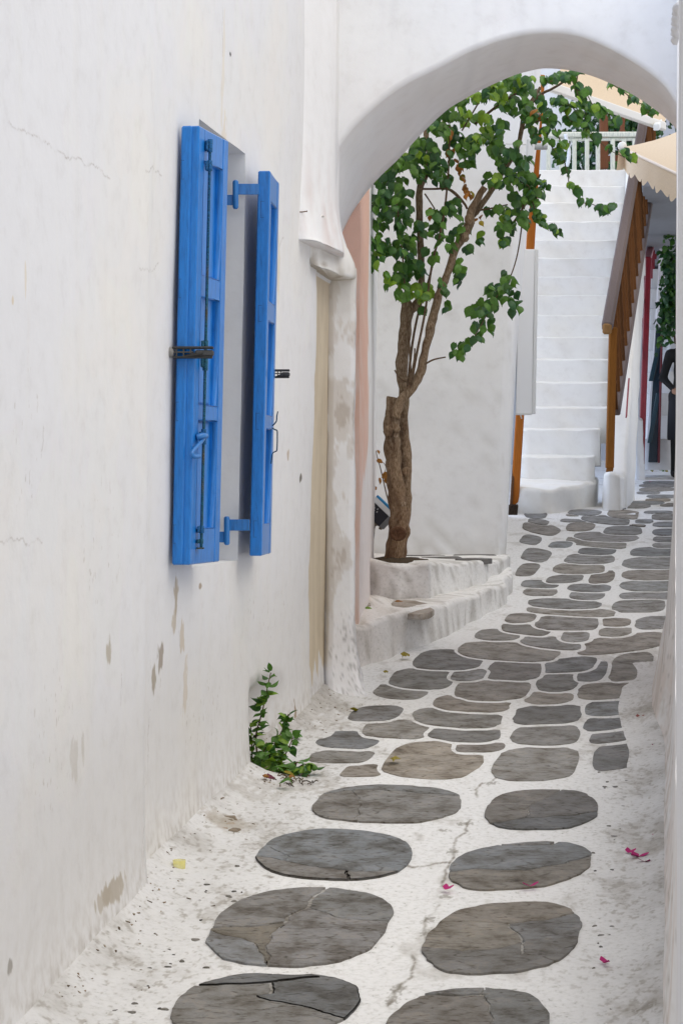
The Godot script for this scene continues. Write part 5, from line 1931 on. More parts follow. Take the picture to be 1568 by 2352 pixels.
	for e in pet:
		var mb := MB.new()
		var c := on_lane(e[0], e[1], 0.010)
		var k := 1.35 if e[0] == 1464 else 1.0
		for i in 3 if e[0] == 1464 else 2:
			var a := rng.randf() * TAU
			var d := Vector3(cos(a), 0, sin(a))
			var s := Vector3(-d.z, 0, d.x)
			var l := 0.022 * k
			sheet(mb, [[c - s * 0.002, c + s * 0.002], [c + d * l * 0.5 - s * l * 0.42 + Vector3(0, 0.006, 0), c + d * l * 0.5 + s * l * 0.42 + Vector3(0, 0.004, 0)], [c + d * l - s * l * 0.1 + Vector3(0, 0.012, 0), c + d * l + s * l * 0.1 + Vector3(0, 0.010, 0)]], Vector3.UP, Color(0.42, 0.02, 0.16) if e[0] != 1465 else Color(0.30, 0.10, 0.09))
		tag(put("petal", mb, M.flat), e[2], "petal", "fallen bougainvillea petals")
	# small see-through yellow cup
	var cup := thing("plastic_cup", "small clear yellow plastic cup standing on the whitewash by the left wall", "cup")
	var c := on_lane(412, 2004)
	var mb := MB.new()
	var rings := []
	for e in [[0.016, 0.002], [0.017, 0.014], [0.018, 0.034], [0.0165, 0.034], [0.0155, 0.006]]:
		var r := []
		for i in 18:
			r.append(c + Vector3(cos(TAU * i / 18) * e[0], e[1], sin(TAU * i / 18) * e[0]))
		rings.append(r)
	loft(mb, rings, true, true, true, null)
	put("shell", mb, M.clear_plastic, cup)
	mb = MB.new()
	tube(mb, [c + Vector3(0, 0.0065, 0), c + Vector3(0, 0.0095, 0)], [0.0145, 0.0150], 16, Color(0.72, 0.66, 0.02))
	put("yellow_rest", mb, M.plastic, cup)
	# loose rubble patch
	var rb := MB.new()
	for k in 26:
		var p := on_lane(505 + rng.randf_range(-36, 36), 1893 + rng.randf_range(-16, 20))
		var r := rng.randf_range(0.004, 0.016)
		var b := Basis.from_euler(Vector3(rng.randf() * 3, rng.randf() * 3, 0))
		obox(rb, p + Vector3(0, r * 0.2, 0), b.x * r * 1.3, b.y * r * 0.5, b.z * r, r * 0.25, [Color(0.42, 0.35, 0.27), Color(0.30, 0.25, 0.19), Color(0.52, 0.45, 0.37)][k % 3])
	kind(put("rubble", rb, M.schist), "stuff")


# ------------------------------------------------------------------ the stairs behind the corner
func step_color(q: Vector3) -> Color:
	var n := nf.get_noise_3d(q.x * 2.5, q.y * 4.0, q.z * 2.5)
	var f := nf.get_noise_3d(q.x * 12.0, q.y * 18.0, q.z * 12.0)
	var c := Color(0.82, 0.808, 0.775).lerp(Color(0.80, 0.765, 0.69), clampf(0.1 + n * 1.2, 0.0, 0.6))
	return c.lerp(Color(0.60, 0.57, 0.52), smoothstep(0.30, 0.45, f) * 0.3)


func build_stairs() -> void:
	var st := thing("white_staircase", "steep white plastered staircase climbing behind the corner with the tree", "staircase")
	# landing with its cut corner
	var mb := MB.new()
	var tops := [at(1178, 1119, 16.72), at(1215, 1121, 16.70), at(1262, 1124, 16.72), at(1290, 1120, 16.95), at(1325, 1113, 17.3), at(1366, 1103, 17.9), at(1372, 1094, 18.4), at(1180, 1094, 18.2)]
	plastered(mb, tops, 0.7, 0.035, 0.10, 0.014, 0.03, step_color, 6)
	put("landing", mb, M.plaster, st)
	var ys := [1050, 987, 936, 879, 826, 775, 725, 679, 636, 593, 552, 509, 466, 428, 391]
	var rx := [1362, 1376, 1394, 1396, 1397, 1399, 1402, 1406, 1411, 1416, 1421, 1426, 1432, 1438, 1444]
	for k in ys.size():
		var z := 17.85 + 0.275 * k
		var h: float = (1120.0 - ys[k]) / F * z
		var xl := (1193.0 - 784.0) / F * z
		var xr: float = (rx[k] - 784.0) / F * z
		mb = MB.new()
		var deep := 0.36 if k < ys.size() - 1 else 0.8
		var w := func(i: float) -> float: return nz.get_noise_2d(i * 2.0, k * 9.0) * 0.006
		var t2 := []
		for i in 9:
			var s := i / 8.0
			t2.append(Vector3(lerpf(xl, xr, s), EYE + h + w.call(s * 3.0), -z + w.call(s * 3.0 + 20.0) * 1.5))
		t2.append(Vector3(xr + deep * 0.15, EYE + h + 0.03, -z - deep))
		t2.append(Vector3(xl + deep * 0.15, EYE + h + 0.03, -z - deep))
		plastered(mb, t2, EYE + h - 0.30, 0.012, 0.12, 0.005, 0.004, step_color, 3)
		put("step", mb, M.plaster, st)
	# solid side of the stairs, at the right
	mb = MB.new()
	var rows_l := []
	var rings := []
	for k in 24:
		var z := lerpf(17.45, 21.9, k / 23.0)
		var hk := lerpf(0.10, 3.25, clampf((z - 17.6) / 4.1, 0.0, 1.0)) + 0.02
		var xr := 2.285 + 0.168 * (z - 17.45)
		var xl := xr - 0.16
		var ring := []
		var low := maxf(0.4, EYE + hk - 1.15)
		for e in [[xl, low], [xl, EYE + hk - 0.03], [xl + 0.02, EYE + hk], [xr - 0.03, EYE + hk], [xr, EYE + hk - 0.04], [xr + 0.005, EYE + hk - 0.5], [xr + 0.01, low]]:
			ring.append(wob(Vector3(e[0], e[1], -z), 0.012, 2.5))
		rings.append(ring)
	loft(mb, rings, true, true, true, step_color)
	put("side_wall", mb, M.plaster, st)
	mb = MB.new()
	plastered(mb, [at(1386, 1084, 17.15), at(1400, 1083, 17.1), at(1424, 1088, 17.1), at(1432, 1092, 17.4), at(1434, 1092, 17.8), at(1384, 1085, 17.8)], 0.9, 0.04, 0.06, 0.014, 0.05, step_color, 6)
	put("foot_block", mb, M.plaster, st)
	# upper floor slab with its grey edge
	mb = MB.new()
	box8(mb, [Vector3(1.2, EYE + 3.08, -21.98), Vector3(5.5, EYE + 3.08, -21.98), Vector3(7.0, EYE + 3.08, -30), Vector3(1.2, EYE + 3.08, -30)], [Vector3(1.2, EYE + 3.20, -21.98), Vector3(5.5, EYE + 3.20, -21.98), Vector3(7.0, EYE + 3.20, -30), Vector3(1.2, EYE + 3.20, -30)], 0.015, Color(0.42, 0.43, 0.44))
	put("terrace_slab", mb, M.plaster, st)

	# wooden balustrade on the right of the stairs
	var bal := thing("wooden_balustrade", "weathered brown wooden balustrade with turned spindles up the right of the white stairs", "balustrade")
	var honey := Color(0.24, 0.098, 0.022)
	var worn := Color(0.16, 0.122, 0.112)
	mb = MB.new()
	var pb := at(1399, 1076, 17.30)
	var pt := at(1407, 752, 17.30)
	bar(mb, pb, pt, 0.062, 0.07, Vector3(0, 0, 1), 0.008, honey)
	put("newel_post", mb, M.wood, bal)
	mb = MB.new()
	obox(mb, pb + Vector3(0.0, -0.012, 0), Vector3(0.026, 0, 0), Vector3(0.004, 0.016, 0), Vector3(0, 0, 0.03), 0.006, Color(0.20, 0.085, 0.025))
	put("post_foot", mb, M.wood, bal)
	var r0 := at(1393, 752, 17.15)
	var r1 := Vector3(3.075, EYE + 4.08, -21.7)
	var dir := (r1 - r0).normalized()
	mb = MB.new()
	bar(mb, r0, r1, 0.085, 0.075, Vector3.UP, 0.015, worn)
	put("handrail", mb, M.wood, bal)
	mb = MB.new()
	obox(mb, r0 + Vector3(0, -0.012, 0.004), Vector3(0.036, 0, 0), Vector3(0, 0.042, 0), Vector3(0, 0, 0.02), 0.014, Color(0.30, 0.165, 0.07))
	put("rail_end", mb, M.wood, bal)
	var drop := Vector3(0.055, -0.78, 0)
	mb = MB.new()
	bar(mb, r0 + drop + dir * 0.25, r1 + drop, 0.06, 0.09, Vector3.UP, 0.01, worn)
	put("bottom_rail", mb, M.wood, bal)
	for k in 20:
		var f := (k + 0.8) / 20.5
		var a := r0.lerp(r1, f) + Vector3(0.02, -0.03, 0)
		var b := a + Vector3(0.035, -0.72, 0)
		mb = MB.new()
		var p := []
		var rr := []
		for e in [[0.0, 0.019], [0.14, 0.019], [0.15, 0.024], [0.17, 0.014], [0.22, 0.022], [0.30, 0.016], [0.45, 0.024], [0.58, 0.016], [0.66, 0.023], [0.70, 0.013], [0.73, 0.024], [0.75, 0.019], [1.0, 0.019]]:
			p.append(a.lerp(b, e[0]))
			rr.append(e[1] * 0.9)
		tube(mb, p, rr, 8, Color(0.13, 0.052, 0.016) if k % 3 else Color(0.09, 0.038, 0.014))
		put("spindle", mb, M.wood, bal)

	# leaning post and board at the left of the stairs
	mb = MB.new()
	bar(mb, at(1179, 1186, 16.75), at(1241, 172, 16.3), 0.062, 0.05, Vector3(0, 0, 1), 0.006, Color(0.42, 0.135, 0.025))
	var post := thing("timber_post", "tall orange-brown timber post leaning along the corner of the plain white wall", "post")
	put("shaft", mb, M.wood, post)
	mb = MB.new()
	bar(mb, at(1171, 1183, 16.70), at(1187, 955, 16.72), 0.018, 0.05, Vector3(0, 0, 1), 0.003, Color(0.12, 0.06, 0.035))
	put("edge_board", mb, M.wood, post)
	mb = MB.new()
	obox(mb, at(1177, 1172, 16.62), Vector3(0.036, 0, 0), Vector3(0.004, 0.045, 0), Vector3(0, 0, 0.03), 0.008, Color(0.045, 0.03, 0.018))
	put("rotten_foot", mb, M.bark, post)
	var sg := thing("white_board", "narrow white board hanging edge-on in front of the orange timber post", "board")
	mb = MB.new()
	var c := at(1209, 762, 16.2)
	var hx := Vector3(0.5 * 37 / F * 16.2, 0, 0)
	var hy := Vector3(0.010, 377 / F * 16.2 / 2, 0)
	obox(mb, c + Vector3(-0.012, 0, 0), hx, hy, Vector3(0, 0, 0.02), 0.003, Color(0.92, 0.92, 0.91))
	put("panel", mb, M.plastic, sg)
	mb = MB.new()
	obox(mb, c + Vector3(0.060, 0.0, 0.002), Vector3(0.014, 0, 0), hy, Vector3(0, 0, 0.024), 0.003, Color(0.78, 0.78, 0.76))
	obox(mb, c + Vector3(-0.012, 0, 0.002) - hy, hx * 1.0, Vector3(0, 0.008, 0), Vector3(0, 0, 0.023), 0.002, Color(0.78, 0.78, 0.76))
	put("frame", mb, M.plastic, sg)
	mb = MB.new()
	bar(mb, at(1194, 950, 16.25), at(1197, 962, 16.25), 0.01, 0.01, Vector3(0, 0, 1), 0.002, Color(0.75, 0.74, 0.70))
	put("bracket", mb, M.plastic, sg)

	# lamp housing on the wall corner
	var lp := thing("wall_fitting", "small white electrical fitting with a grey tube high on the wall corner", "fitting")
	mb = MB.new()
	obox(mb, at(1217, 342, 12.3), Vector3(0.022, 0, 0), Vector3(0.003, 0.06, 0), Vector3(0, 0, 0.03), 0.008, Color(0.74, 0.74, 0.72))
	put("box", mb, M.plastic, lp)
	mb = MB.new()
	tube(mb, [at(1224, 336, 12.3), at(1256, 337, 12.3)], [0.02, 0.018], 12, Color(0.42, 0.43, 0.41))
	put("tube", mb, M.plastic, lp)
	mb = MB.new()
	limb(mb, [[at(1215, 360, 12.28), 0.004], [at(1213, 385, 12.3), 0.004], [at(1208, 420, 12.36), 0.004], [at(1206, 470, 12.4), 0.004]], 6, 0.0, Color(0.6, 0.6, 0.58))
	limb(mb, [[at(1160, 330, 12.36), 0.004], [at(1190, 331, 12.36), 0.004], [at(1215, 333, 12.33), 0.004]], 6, 0.0, Color(0.7, 0.7, 0.68))
	put("cable", mb, M.plastic, lp)

	# box and standpipe beside the tree
	var bx := thing("printed_carton", "black, white and blue printed carton tilted between the pipe and the trunk", "carton")
	var o := at(874, 1176, 11.25)
	var ux := Vector3(0.64, -0.62, 0.30).normalized()
	var uy := Vector3(0.72, 0.68, 0.05)
	uy = (uy - ux * uy.dot(ux)).normalized()
	var uz := ux.cross(uy).normalized()
	mb = MB.new()
	obox(mb, o - uy * 0.022, ux * 0.062, uy * 0.036, uz * 0.05, 0.002, Color(0.022, 0.020, 0.028))
	put("black_side", mb, M.plastic, bx)
	mb = MB.new()
	obox(mb, o + uy * 0.028, ux * 0.0615, uy * 0.0135, uz * 0.0495, 0.002, Color(0.72, 0.73, 0.74))
	put("white_band", mb, M.plastic, bx)
	mb = MB.new()
	obox(mb, o + uy * 0.048, ux * 0.061, uy * 0.0065, uz * 0.049, 0.002, Color(0.03, 0.24, 0.50))
	put("blue_edge", mb, M.plastic, bx)
	mb = MB.new()
	for r in [0.015, 0.009, 0.004]:
		var ring := []
		var rg2 := []
		for i in 14:
			var a := TAU * i / 14
			var q: Vector3 = o - uy * 0.028 - ux * 0.034 + (ux * cos(a) + uy * sin(a)) * r
			ring.append(q + uz * 0.0507)
			rg2.append(q + (ux * cos(a) + uy * sin(a)) * -0.002 + uz * 0.0507)
		sheet(mb, [ring + [ring[0]], rg2 + [rg2[0]]], uz, Color(0.6, 0.6, 0.6))
	for k in 8:
		var q := o + ux * (-0.055 + 0.008 * k) + uy * (-0.008 + 0.010 * sin(k * 2.3)) + uz * 0.0505
		obox(mb, q, ux * 0.0028, uy * 0.004, uz * 0.0006, 0.0002, Color(0.45, 0.45, 0.46))
	put("print", mb, M.plastic, bx)
	var pp := thing("standpipe", "thin grey-black water pipe with a small tap at the corner beside the tree", "pipe")
	mb = MB.new()
	limb(mb, [[at(852, 1284, 11.35), 0.014], [at(853, 1240, 11.35), 0.013], [at(855, 1212, 11.35), 0.014], [at(857, 1200, 11.35), 0.016]], 9, 0.004, func(q: Vector3) -> Color: return Color(0.10, 0.095, 0.085).lerp(Color(0.45, 0.44, 0.42), smoothstep(0.05, 0.3, nf.get_noise_3d(q.x * 30, q.y * 25, 0))))
	put("pipe", mb, M.bark, pp)
	mb = MB.new()
	limb(mb, [[at(857, 1204, 11.33), 0.012], [at(868, 1203, 11.32), 0.014], [at(874, 1208, 11.32), 0.011], [at(872, 1216, 11.32), 0.008]], 9, 0.004, Color(0.33, 0.32, 0.29))
	put("tap", mb, M.bark, pp)


# ------------------------------------------------------------------ what stands above and beyond
func build_beyond() -> void:
	var cream := Color(0.76, 0.60, 0.42)
	# railing of the terrace
	var rl := thing("terrace_railing", "cream painted wooden railing along the terrace above the stairs", "railing")
	var pale := Color(0.76, 0.76, 0.64)
	var z := 22.6
	var mb := MB.new()
	bar(mb, at(1228, 310, z), at(1470, 309, z), 0.05, 0.055, Vector3.UP, 0.01, pale)
	bar(mb, at(1228, 321, z + 0.02), at(1470, 320, z + 0.02), 0.03, 0.03, Vector3.UP, 0.006, pale)
	put("top_rail", mb, M.paint, rl)
	for x in [1236, 1258, 1288, 1318, 1347, 1372, 1406, 1432, 1456]:
		mb = MB.new()
		bar(mb, at(x, 402, z), at(x, 320, z), 0.044 if x != 1406 else 0.046, 0.03, Vector3(0, 0, 1), 0.005, pale)
		put("baluster", mb, M.paint, rl)
	# the building behind the terrace: a wall washed white, a red framed opening
	var hb := thing("terrace_building", "white upper building behind the cream railing, with a narrow red door frame", "building")
	mb = MB.new()
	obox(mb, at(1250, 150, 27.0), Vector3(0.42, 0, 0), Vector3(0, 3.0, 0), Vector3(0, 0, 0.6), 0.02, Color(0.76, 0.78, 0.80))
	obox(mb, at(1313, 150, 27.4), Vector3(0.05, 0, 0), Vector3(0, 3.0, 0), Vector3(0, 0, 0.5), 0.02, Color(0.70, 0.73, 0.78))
	put("wall", mb, M.plaster, hb)
	mb = MB.new()
	bar(mb, at(1307, 420, 26.5), at(1307, 190, 26.5), 0.07, 0.06, Vector3(0, 0, 1), 0.006, Color(0.26, 0.02, 0.035))
	put("door_frame", mb, M.paint, hb)
	mb = MB.new()
	bar(mb, at(1293, 420, 26.6), at(1293, 190, 26.6), 0.11, 0.04, Vector3(0, 0, 1), 0.006, Color(0.55, 0.62, 0.72))
	put("door", mb, M.paint, hb)
	mb = MB.new()
	limb(mb, [[at(1298, 308, 22.3), 0.02], [at(1302, 330, 22.3), 0.02], [at(1306, 350, 22.3), 0.02], [at(1303, 375, 22.3), 0.02], [at(1296, 392, 22.3), 0.02]], 8, 0.0, Color(0.72, 0.75, 0.80))
	tag(put("hose", mb, M.plastic), "white bent hose hanging behind the cream railing", "hose")
	# brown posts and a spindle of the terrace stair
	for e in [[1386, 388, 1385, 205, 0.085, "thick brown timber post standing behind the cream railing"], [1484, 330, 1486, 250, 0.12, "wide brown timber post at the head of the balustrade"]]:
		mb = MB.new()
		bar(mb, at(e[0], e[1], 23.0), at(e[2], e[3], 23.0), e[4], 0.08, Vector3(0, 0, 1), 0.01, Color(0.20, 0.085, 0.045))
		tag(put("terrace_post", mb, M.wood), e[5], "post")
	mb = MB.new()
	tube(mb, [at(1428, 345, 22.9), at(1428, 320, 22.9), at(1428, 312, 22.9), at(1428, 306, 22.9), at(1428, 296, 22.9), at(1430, 250, 22.9), at(1430, 215, 22.9)], [0.03, 0.03, 0.042, 0.042, 0.024, 0.03, 0.03], 10, Color(0.19, 0.075, 0.04))
	tag(put("turned_post", mb, M.wood), "slim turned brown post behind the railing near the awning", "post")
	mb = MB.new()
	bar(mb, at(1386, 365, 23.2), at(1440, 362, 23.2), 0.04, 0.06, Vector3.UP, 0.006, Color(0.19, 0.08, 0.045))
	tag(put("cross_rail", mb, M.wood), "short brown rail between posts behind the cream railing", "rail")
	# dark leaves behind the terrace
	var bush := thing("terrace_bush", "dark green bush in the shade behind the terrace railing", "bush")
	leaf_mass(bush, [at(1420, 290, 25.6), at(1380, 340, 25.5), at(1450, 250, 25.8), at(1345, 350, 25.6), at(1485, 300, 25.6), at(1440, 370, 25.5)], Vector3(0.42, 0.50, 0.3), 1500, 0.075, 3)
	mb = MB.new()
	limb(mb, [[at(1380, 400, 25.6), 0.02], [at(1400, 330, 25.6), 0.015], [at(1430, 260, 25.6), 0.01]], 6, 0.0, Color(0.12, 0.09, 0.06))
	limb(mb, [[at(1345, 400, 25.6), 0.02], [at(1340, 340, 25.6), 0.012]], 6, 0.0, Color(0.12, 0.09, 0.06))
	put("stem", mb, M.bark, bush)
	# awnings
	var aw := thing("upper_awning", "cream fabric awning over the terrace, seen from below under the arch", "awning")
	var a := at(1262, 199, 17.4)
	var b := at(1524, 291, 18.9)
	mb = MB.new()
	bar(mb, a, b, 0.05, 0.075, Vector3.UP, 0.01, Color(0.72, 0.69, 0.62))
	put("front_bar", mb, M.plastic, aw)
	var rows := []
	for i in 9:
		var s := i / 8.0
		var r := []
		for k in 13:
			var f := k / 12.0
			var q := a.lerp(b, f) + Vector3(0.4 * s, 0.03 + 0.75 * s - 0.05 * sin(PI * s), -1.9 * s)
			q.y -= 0.015 * sin(f * PI * 5.0) * s
			r.append(q)
		rows.append(r)
	mb = MB.new()
	sheet(mb, rows, Vector3.DOWN, cream)
	put("fabric", mb, M.cloth, aw)
	mb = MB.new()
	bar(mb, at(1506, 292, 18.6), at(1523, 268, 19.6), 0.05, 0.06, Vector3.UP, 0.008, Color(0.74, 0.74, 0.70))
	put("arm", mb, M.plastic, aw)
	aw = thing("lower_awning", "cream awning with a scalloped valance over the shop at the right", "awning")
	a = at(1431, 341, 17.0)
	b = at(1590, 417, 13.5)
	mb = MB.new()
	var rise := at(1600, 284, 17.7) - a
	tube(mb, [a, b], [0.012, 0.012], 10, Color(0.70, 0.56, 0.40))
	put("front_bar", mb, M.plastic, aw)
	mb = MB.new()
	tube(mb, [at(1428, 336, 16.92), at(1428.3, 336, 16.88)], [0.036, 0.032], 14, Color(0.80, 0.78, 0.72))
	put("end_cap", mb, M.plastic, aw)
	mb = MB.new()
	rows = []
	for i in 6:
		var s := i / 5.0
		var r := []
		for k in 10:
			var f := k / 9.0
			r.append(a.lerp(b, f) + rise * s + Vector3(0, 0.012 - 0.03 * sin(PI * s), 0))
		rows.append(r)
	sheet(mb, rows, Vector3.UP, cream)
	put("fabric", mb, M.cloth, aw)
	mb = MB.new()
	rows = [[], [], [], []]
	var len_ := a.distance_to(b)
	var n := int(len_ / 0.055)
	for k in n + 1:
		var f := float(k) / n
		var q := a.lerp(b, f)
		var sc := absf(sin(PI * f * len_ / 0.36))
		var dp := 0.150 + 0.045 * sc
		var sway := 0.012 * sin(f * 31.0)
		for i in 4:
			rows[i].append(q + Vector3(sway * i / 3.0, -dp * i / 3.0, 0.01 * sin(f * 50.0) * i / 3.0))
	sheet(mb, rows, Vector3(-1, 0, 0.3), cream)
	# the valance's own end at the corner
	var r2 := []
	for i in 4:
		r2.append([a + Vector3(0, -0.055 * i, 0), a + Vector3(-0.050 - 0.006 * i, -0.020 - 0.055 * i, 0.10)])
	sheet(mb, r2, Vector3(0, 0, 1), cream)
	put("valance", mb, M.cloth, aw)
	mb = MB.new()
	bar(mb, at(1468, 366, 16.3), at(1590, 345, 16.2), 0.03, 0.06, Vector3.UP, 0.01, Color(0.74, 0.70, 0.60))
	put("arm", mb, M.plastic, aw)
	mb = MB.new()
	limb(mb, [[at(1455, 352, 16.2), 0.012], [at(1462, 360, 16.2), 0.016], [at(1460, 374, 16.2), 0.010]], 7, 0.0, Color(0.16, 0.10, 0.05))
	put("crank_hook", mb, M.iron, aw)
	# shop building that carries the lower awning, out of the way to the right
	var shop := thing("shop_building", "white building at the right that carries the lower awning", "building")
	mb = MB.new()
	box8(mb, [Vector3(2.75, 0.4, -9.6), Vector3(6, 0.4, -9.6), Vector3(7, 0.4, -18.5), Vector3(3.55, 0.4, -18.5)], [Vector3(2.75, 4.4, -9.6), Vector3(6, 4.4, -9.6), Vector3(7, 4.4, -18.5), Vector3(3.55, 4.4, -18.5)], 0.03, Color(0.76, 0.755, 0.75))
	put("wall", mb, M.plaster, shop)

	# the second stair, red railed, at the end of the lane
	var s2 := thing("far_staircase", "white outside stairs in blue shade at the far right, beside the red railing", "staircase")
	for k in 9:
		var zz := 24.4 + 0.27 * k
		var top := 0.55 + 0.265 * k
		mb = MB.new()
		var x0 := 3.36 + 0.165 * (zz - 24.4)
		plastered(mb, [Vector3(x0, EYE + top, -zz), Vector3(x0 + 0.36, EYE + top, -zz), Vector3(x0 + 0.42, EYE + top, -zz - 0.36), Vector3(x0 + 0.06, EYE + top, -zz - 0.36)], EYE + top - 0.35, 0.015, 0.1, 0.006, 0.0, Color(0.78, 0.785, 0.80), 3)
		put("step", mb, M.plaster, s2)
	mb = MB.new()
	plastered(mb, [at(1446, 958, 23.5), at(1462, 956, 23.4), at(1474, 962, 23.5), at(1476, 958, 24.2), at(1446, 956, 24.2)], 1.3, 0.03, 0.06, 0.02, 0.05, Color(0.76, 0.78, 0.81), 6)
	put("foot_block", mb, M.plaster, s2)
	mb = MB.new()
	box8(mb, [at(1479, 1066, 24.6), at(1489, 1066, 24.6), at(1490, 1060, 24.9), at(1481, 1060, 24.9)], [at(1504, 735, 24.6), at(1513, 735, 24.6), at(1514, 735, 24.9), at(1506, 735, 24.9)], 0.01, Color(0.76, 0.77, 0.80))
	put("side_wall", mb, M.plaster, s2)
	mb = MB.new()
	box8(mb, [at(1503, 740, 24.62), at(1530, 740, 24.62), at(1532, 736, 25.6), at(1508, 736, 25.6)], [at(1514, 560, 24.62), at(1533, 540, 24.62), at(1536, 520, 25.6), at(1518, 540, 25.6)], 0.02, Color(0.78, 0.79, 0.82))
	put("upper_flank", mb, M.plaster, s2)
	var red := Color(0.27, 0.018, 0.03)
	var rr := thing("red_railing", "dark red wooden stair railing at the far right of the lane", "railing")
	mb = MB.new()
	bar(mb, at(1471, 1067, 23.9), at(1488, 592, 23.9), 0.065, 0.06, Vector3(0, 0, 1), 0.006, red)
	put("newel_post", mb, M.paint, rr)
	mb = MB.new()
	bar(mb, at(1486, 596, 23.9), at(1512, 500, 26.5), 0.07, 0.06, Vector3.UP, 0.006, Color(0.32, 0.03, 0.05))
	put("handrail", mb, M.paint, rr)
	mb = MB.new()
	bar(mb, at(1467, 707, 23.7), at(1496, 515, 26.2), 0.045, 0.05, Vector3.UP, 0.005, Color(0.42, 0.07, 0.11))
	put("middle_rail", mb, M.paint, rr)
	mb = MB.new()
	bar(mb, at(1458, 829, 23.6), at(1473, 735, 24.6), 0.045, 0.05, Vector3.UP, 0.005, Color(0.42, 0.07, 0.11))
	put("bottom_rail", mb, M.paint, rr)
	for k in 5:
		mb = MB.new()
		bar(mb, at(1494 + k * 4.5, 640 - k * 22, 24.4 + k * 0.4), at(1495 + k * 4.5, 570 - k * 16, 24.4 + k * 0.4), 0.035, 0.03, Vector3(0, 0, 1), 0.004, red)
		put("baluster", mb, M.paint, rr)
	mb = MB.new()
	bar(mb, at(1437, 958, 18.1), at(1443, 870, 18.3), 0.012, 0.03, Vector3(0, 0, 1), 0.002, red)
	put("red_strip", mb, M.paint, rr)
	# balcony slab over it
	mb = MB.new()
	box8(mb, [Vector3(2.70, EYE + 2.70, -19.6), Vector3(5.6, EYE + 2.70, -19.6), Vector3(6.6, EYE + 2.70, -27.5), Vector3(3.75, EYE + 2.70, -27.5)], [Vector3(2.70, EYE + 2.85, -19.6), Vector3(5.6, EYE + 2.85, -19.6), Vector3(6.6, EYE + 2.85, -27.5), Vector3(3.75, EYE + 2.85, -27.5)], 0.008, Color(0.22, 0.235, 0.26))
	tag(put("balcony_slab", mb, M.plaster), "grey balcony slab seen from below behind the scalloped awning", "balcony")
	# dark shutter door standing open, its red edge towards the shop
	var dr := thing("open_door", "dark teal panelled door standing open at the end of the lane", "door")
	mb = MB.new()
	var teal := Color(0.008, 0.035, 0.055)
	box8(mb, [at(1487, 1062, 24.3), at(1510, 1062, 24.3), at(1511, 1062, 24.45), at(1489, 1062, 24.45)], [at(1505, 752, 24.3), at(1517, 752, 24.3), at(1518, 752, 24.45), at(1507, 752, 24.45)], 0.006, teal)
	put("leaf", mb, M.paint, dr)
	mb = MB.new()
	bar(mb, at(1511.5, 1063, 24.26), at(1519, 752, 24.26), 0.02, 0.06, Vector3(0, 0, 1), 0.003, Color(0.20, 0.02, 0.03))
	put("red_edge", mb, M.paint, dr)
	for e in [[1500, 830, 9, 55], [1497, 960, 9, 70]]:
		mb = MB.new()
		obox(mb, at(e[0] + 4, e[1], 24.29), Vector3(e[2] / F * 25, 0, 0) * 0.6, Vector3(0.05, e[3] / F * 25 * 0.8, 0), Vector3(0, 0, 0.01), 0.006, Color(0.012, 0.06, 0.09))
		put("panel", mb, M.paint, dr)
	# shop recess with shelves behind the door
	var sh := thing("shop_shelves", "pale shelves with small goods beyond the open dark door", "shelf")
	mb = MB.new()
	obox(mb, at(1545, 880, 27.6), Vector3(0.30, 0, 0), Vector3(0, 1.9, 0), Vector3(0, 0, 0.05), 0.01, Color(0.20, 0.21, 0.23))
	put("back", mb, M.plaster, sh)
	for y in [738, 772, 800, 830, 900, 955, 1000, 1038]:
		mb = MB.new()
		obox(mb, at(1540, y, 27.35), Vector3(0.26, 0, 0), Vector3(0, 0.012, 0), Vector3(0, 0, 0.14), 0.003, Color(0.60, 0.60, 0.60))
		put("shelf", mb, M.paint, sh)
	for e in [[1519, 1002, 0.06, 0.085, Color(0.22, 0.03, 0.02), "small copper red pot on the lowest visible shelf"], [1523, 952, 0.07, 0.045, Color(0.55, 0.55, 0.55), "pale basket on a shelf beyond the dark door"], [1520, 826, 0.03, 0.07, Color(0.6, 0.65, 0.68), "small glass figure on an upper shelf beyond the dark door"]]:
		mb = MB.new()
		var q := at(e[0], e[1], 27.24)
		q.y = at(e[0], {1002: 1000, 952: 955, 826: 830}[e[0] if e[0] == -1 else e[1]], 27.35).y + 0.013
		tube(mb, [q, q + Vector3(0, e[3] * 0.1, 0), q + Vector3(0, e[3] * 0.5, 0), q + Vector3(0, e[3] * 1.5, 0), q + Vector3(0, e[3] * 1.6, 0)], [e[2] * 0.8, e[2], e[2] * 1.05, e[2] * 0.9, e[2] * 0.7], 12, e[4])
		tag(put("shelf_goods", mb, M.plastic), e[5], "pot")
	# climbing plant over the shop
	var cl := thing("climbing_plant", "dark climbing plant against the wall at the far right edge", "plant")
	leaf_mass(cl, [at(1538, 640, 23.2), at(1534, 700, 23.2), at(1530, 740, 23.2), at(1540, 590, 23.3), at(1545, 680, 23.2)], Vector3(0.10, 0.26, 0.12), 420, 0.07, 9)
	mb = MB.new()
	limb(mb, [[at(1550, 790, 23.25), 0.012], [at(1540, 700, 23.25), 0.010], [at(1544, 590, 23.3), 0.006]], 6, 0.0, Color(0.10, 0.07, 0.04))
	put("stem", mb, M.bark, cl)
	mb = MB.new()
	obox(mb, at(1568, 765, 25.4), Vector3(0.18, 0, 0), Vector3(0, 0.62, 0), Vector3(0, 0, 0.1), 0.02, Color(0.55, 0.56, 0.57))
	tag(put("corner_column", mb, M.plaster), "pale wall end behind the climbing plant", "wall")
	# houses that close the view far down the lane
	var fh := thing("far_house", "white house closing the view at the far end of the lane", "house")
	mb = MB.new()
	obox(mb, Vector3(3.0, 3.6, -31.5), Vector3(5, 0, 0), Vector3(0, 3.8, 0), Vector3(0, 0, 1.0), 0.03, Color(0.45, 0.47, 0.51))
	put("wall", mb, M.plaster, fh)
	var small := thing("fallen_sprig", "green and magenta sprig fallen at the foot of the dark door", "sprig")
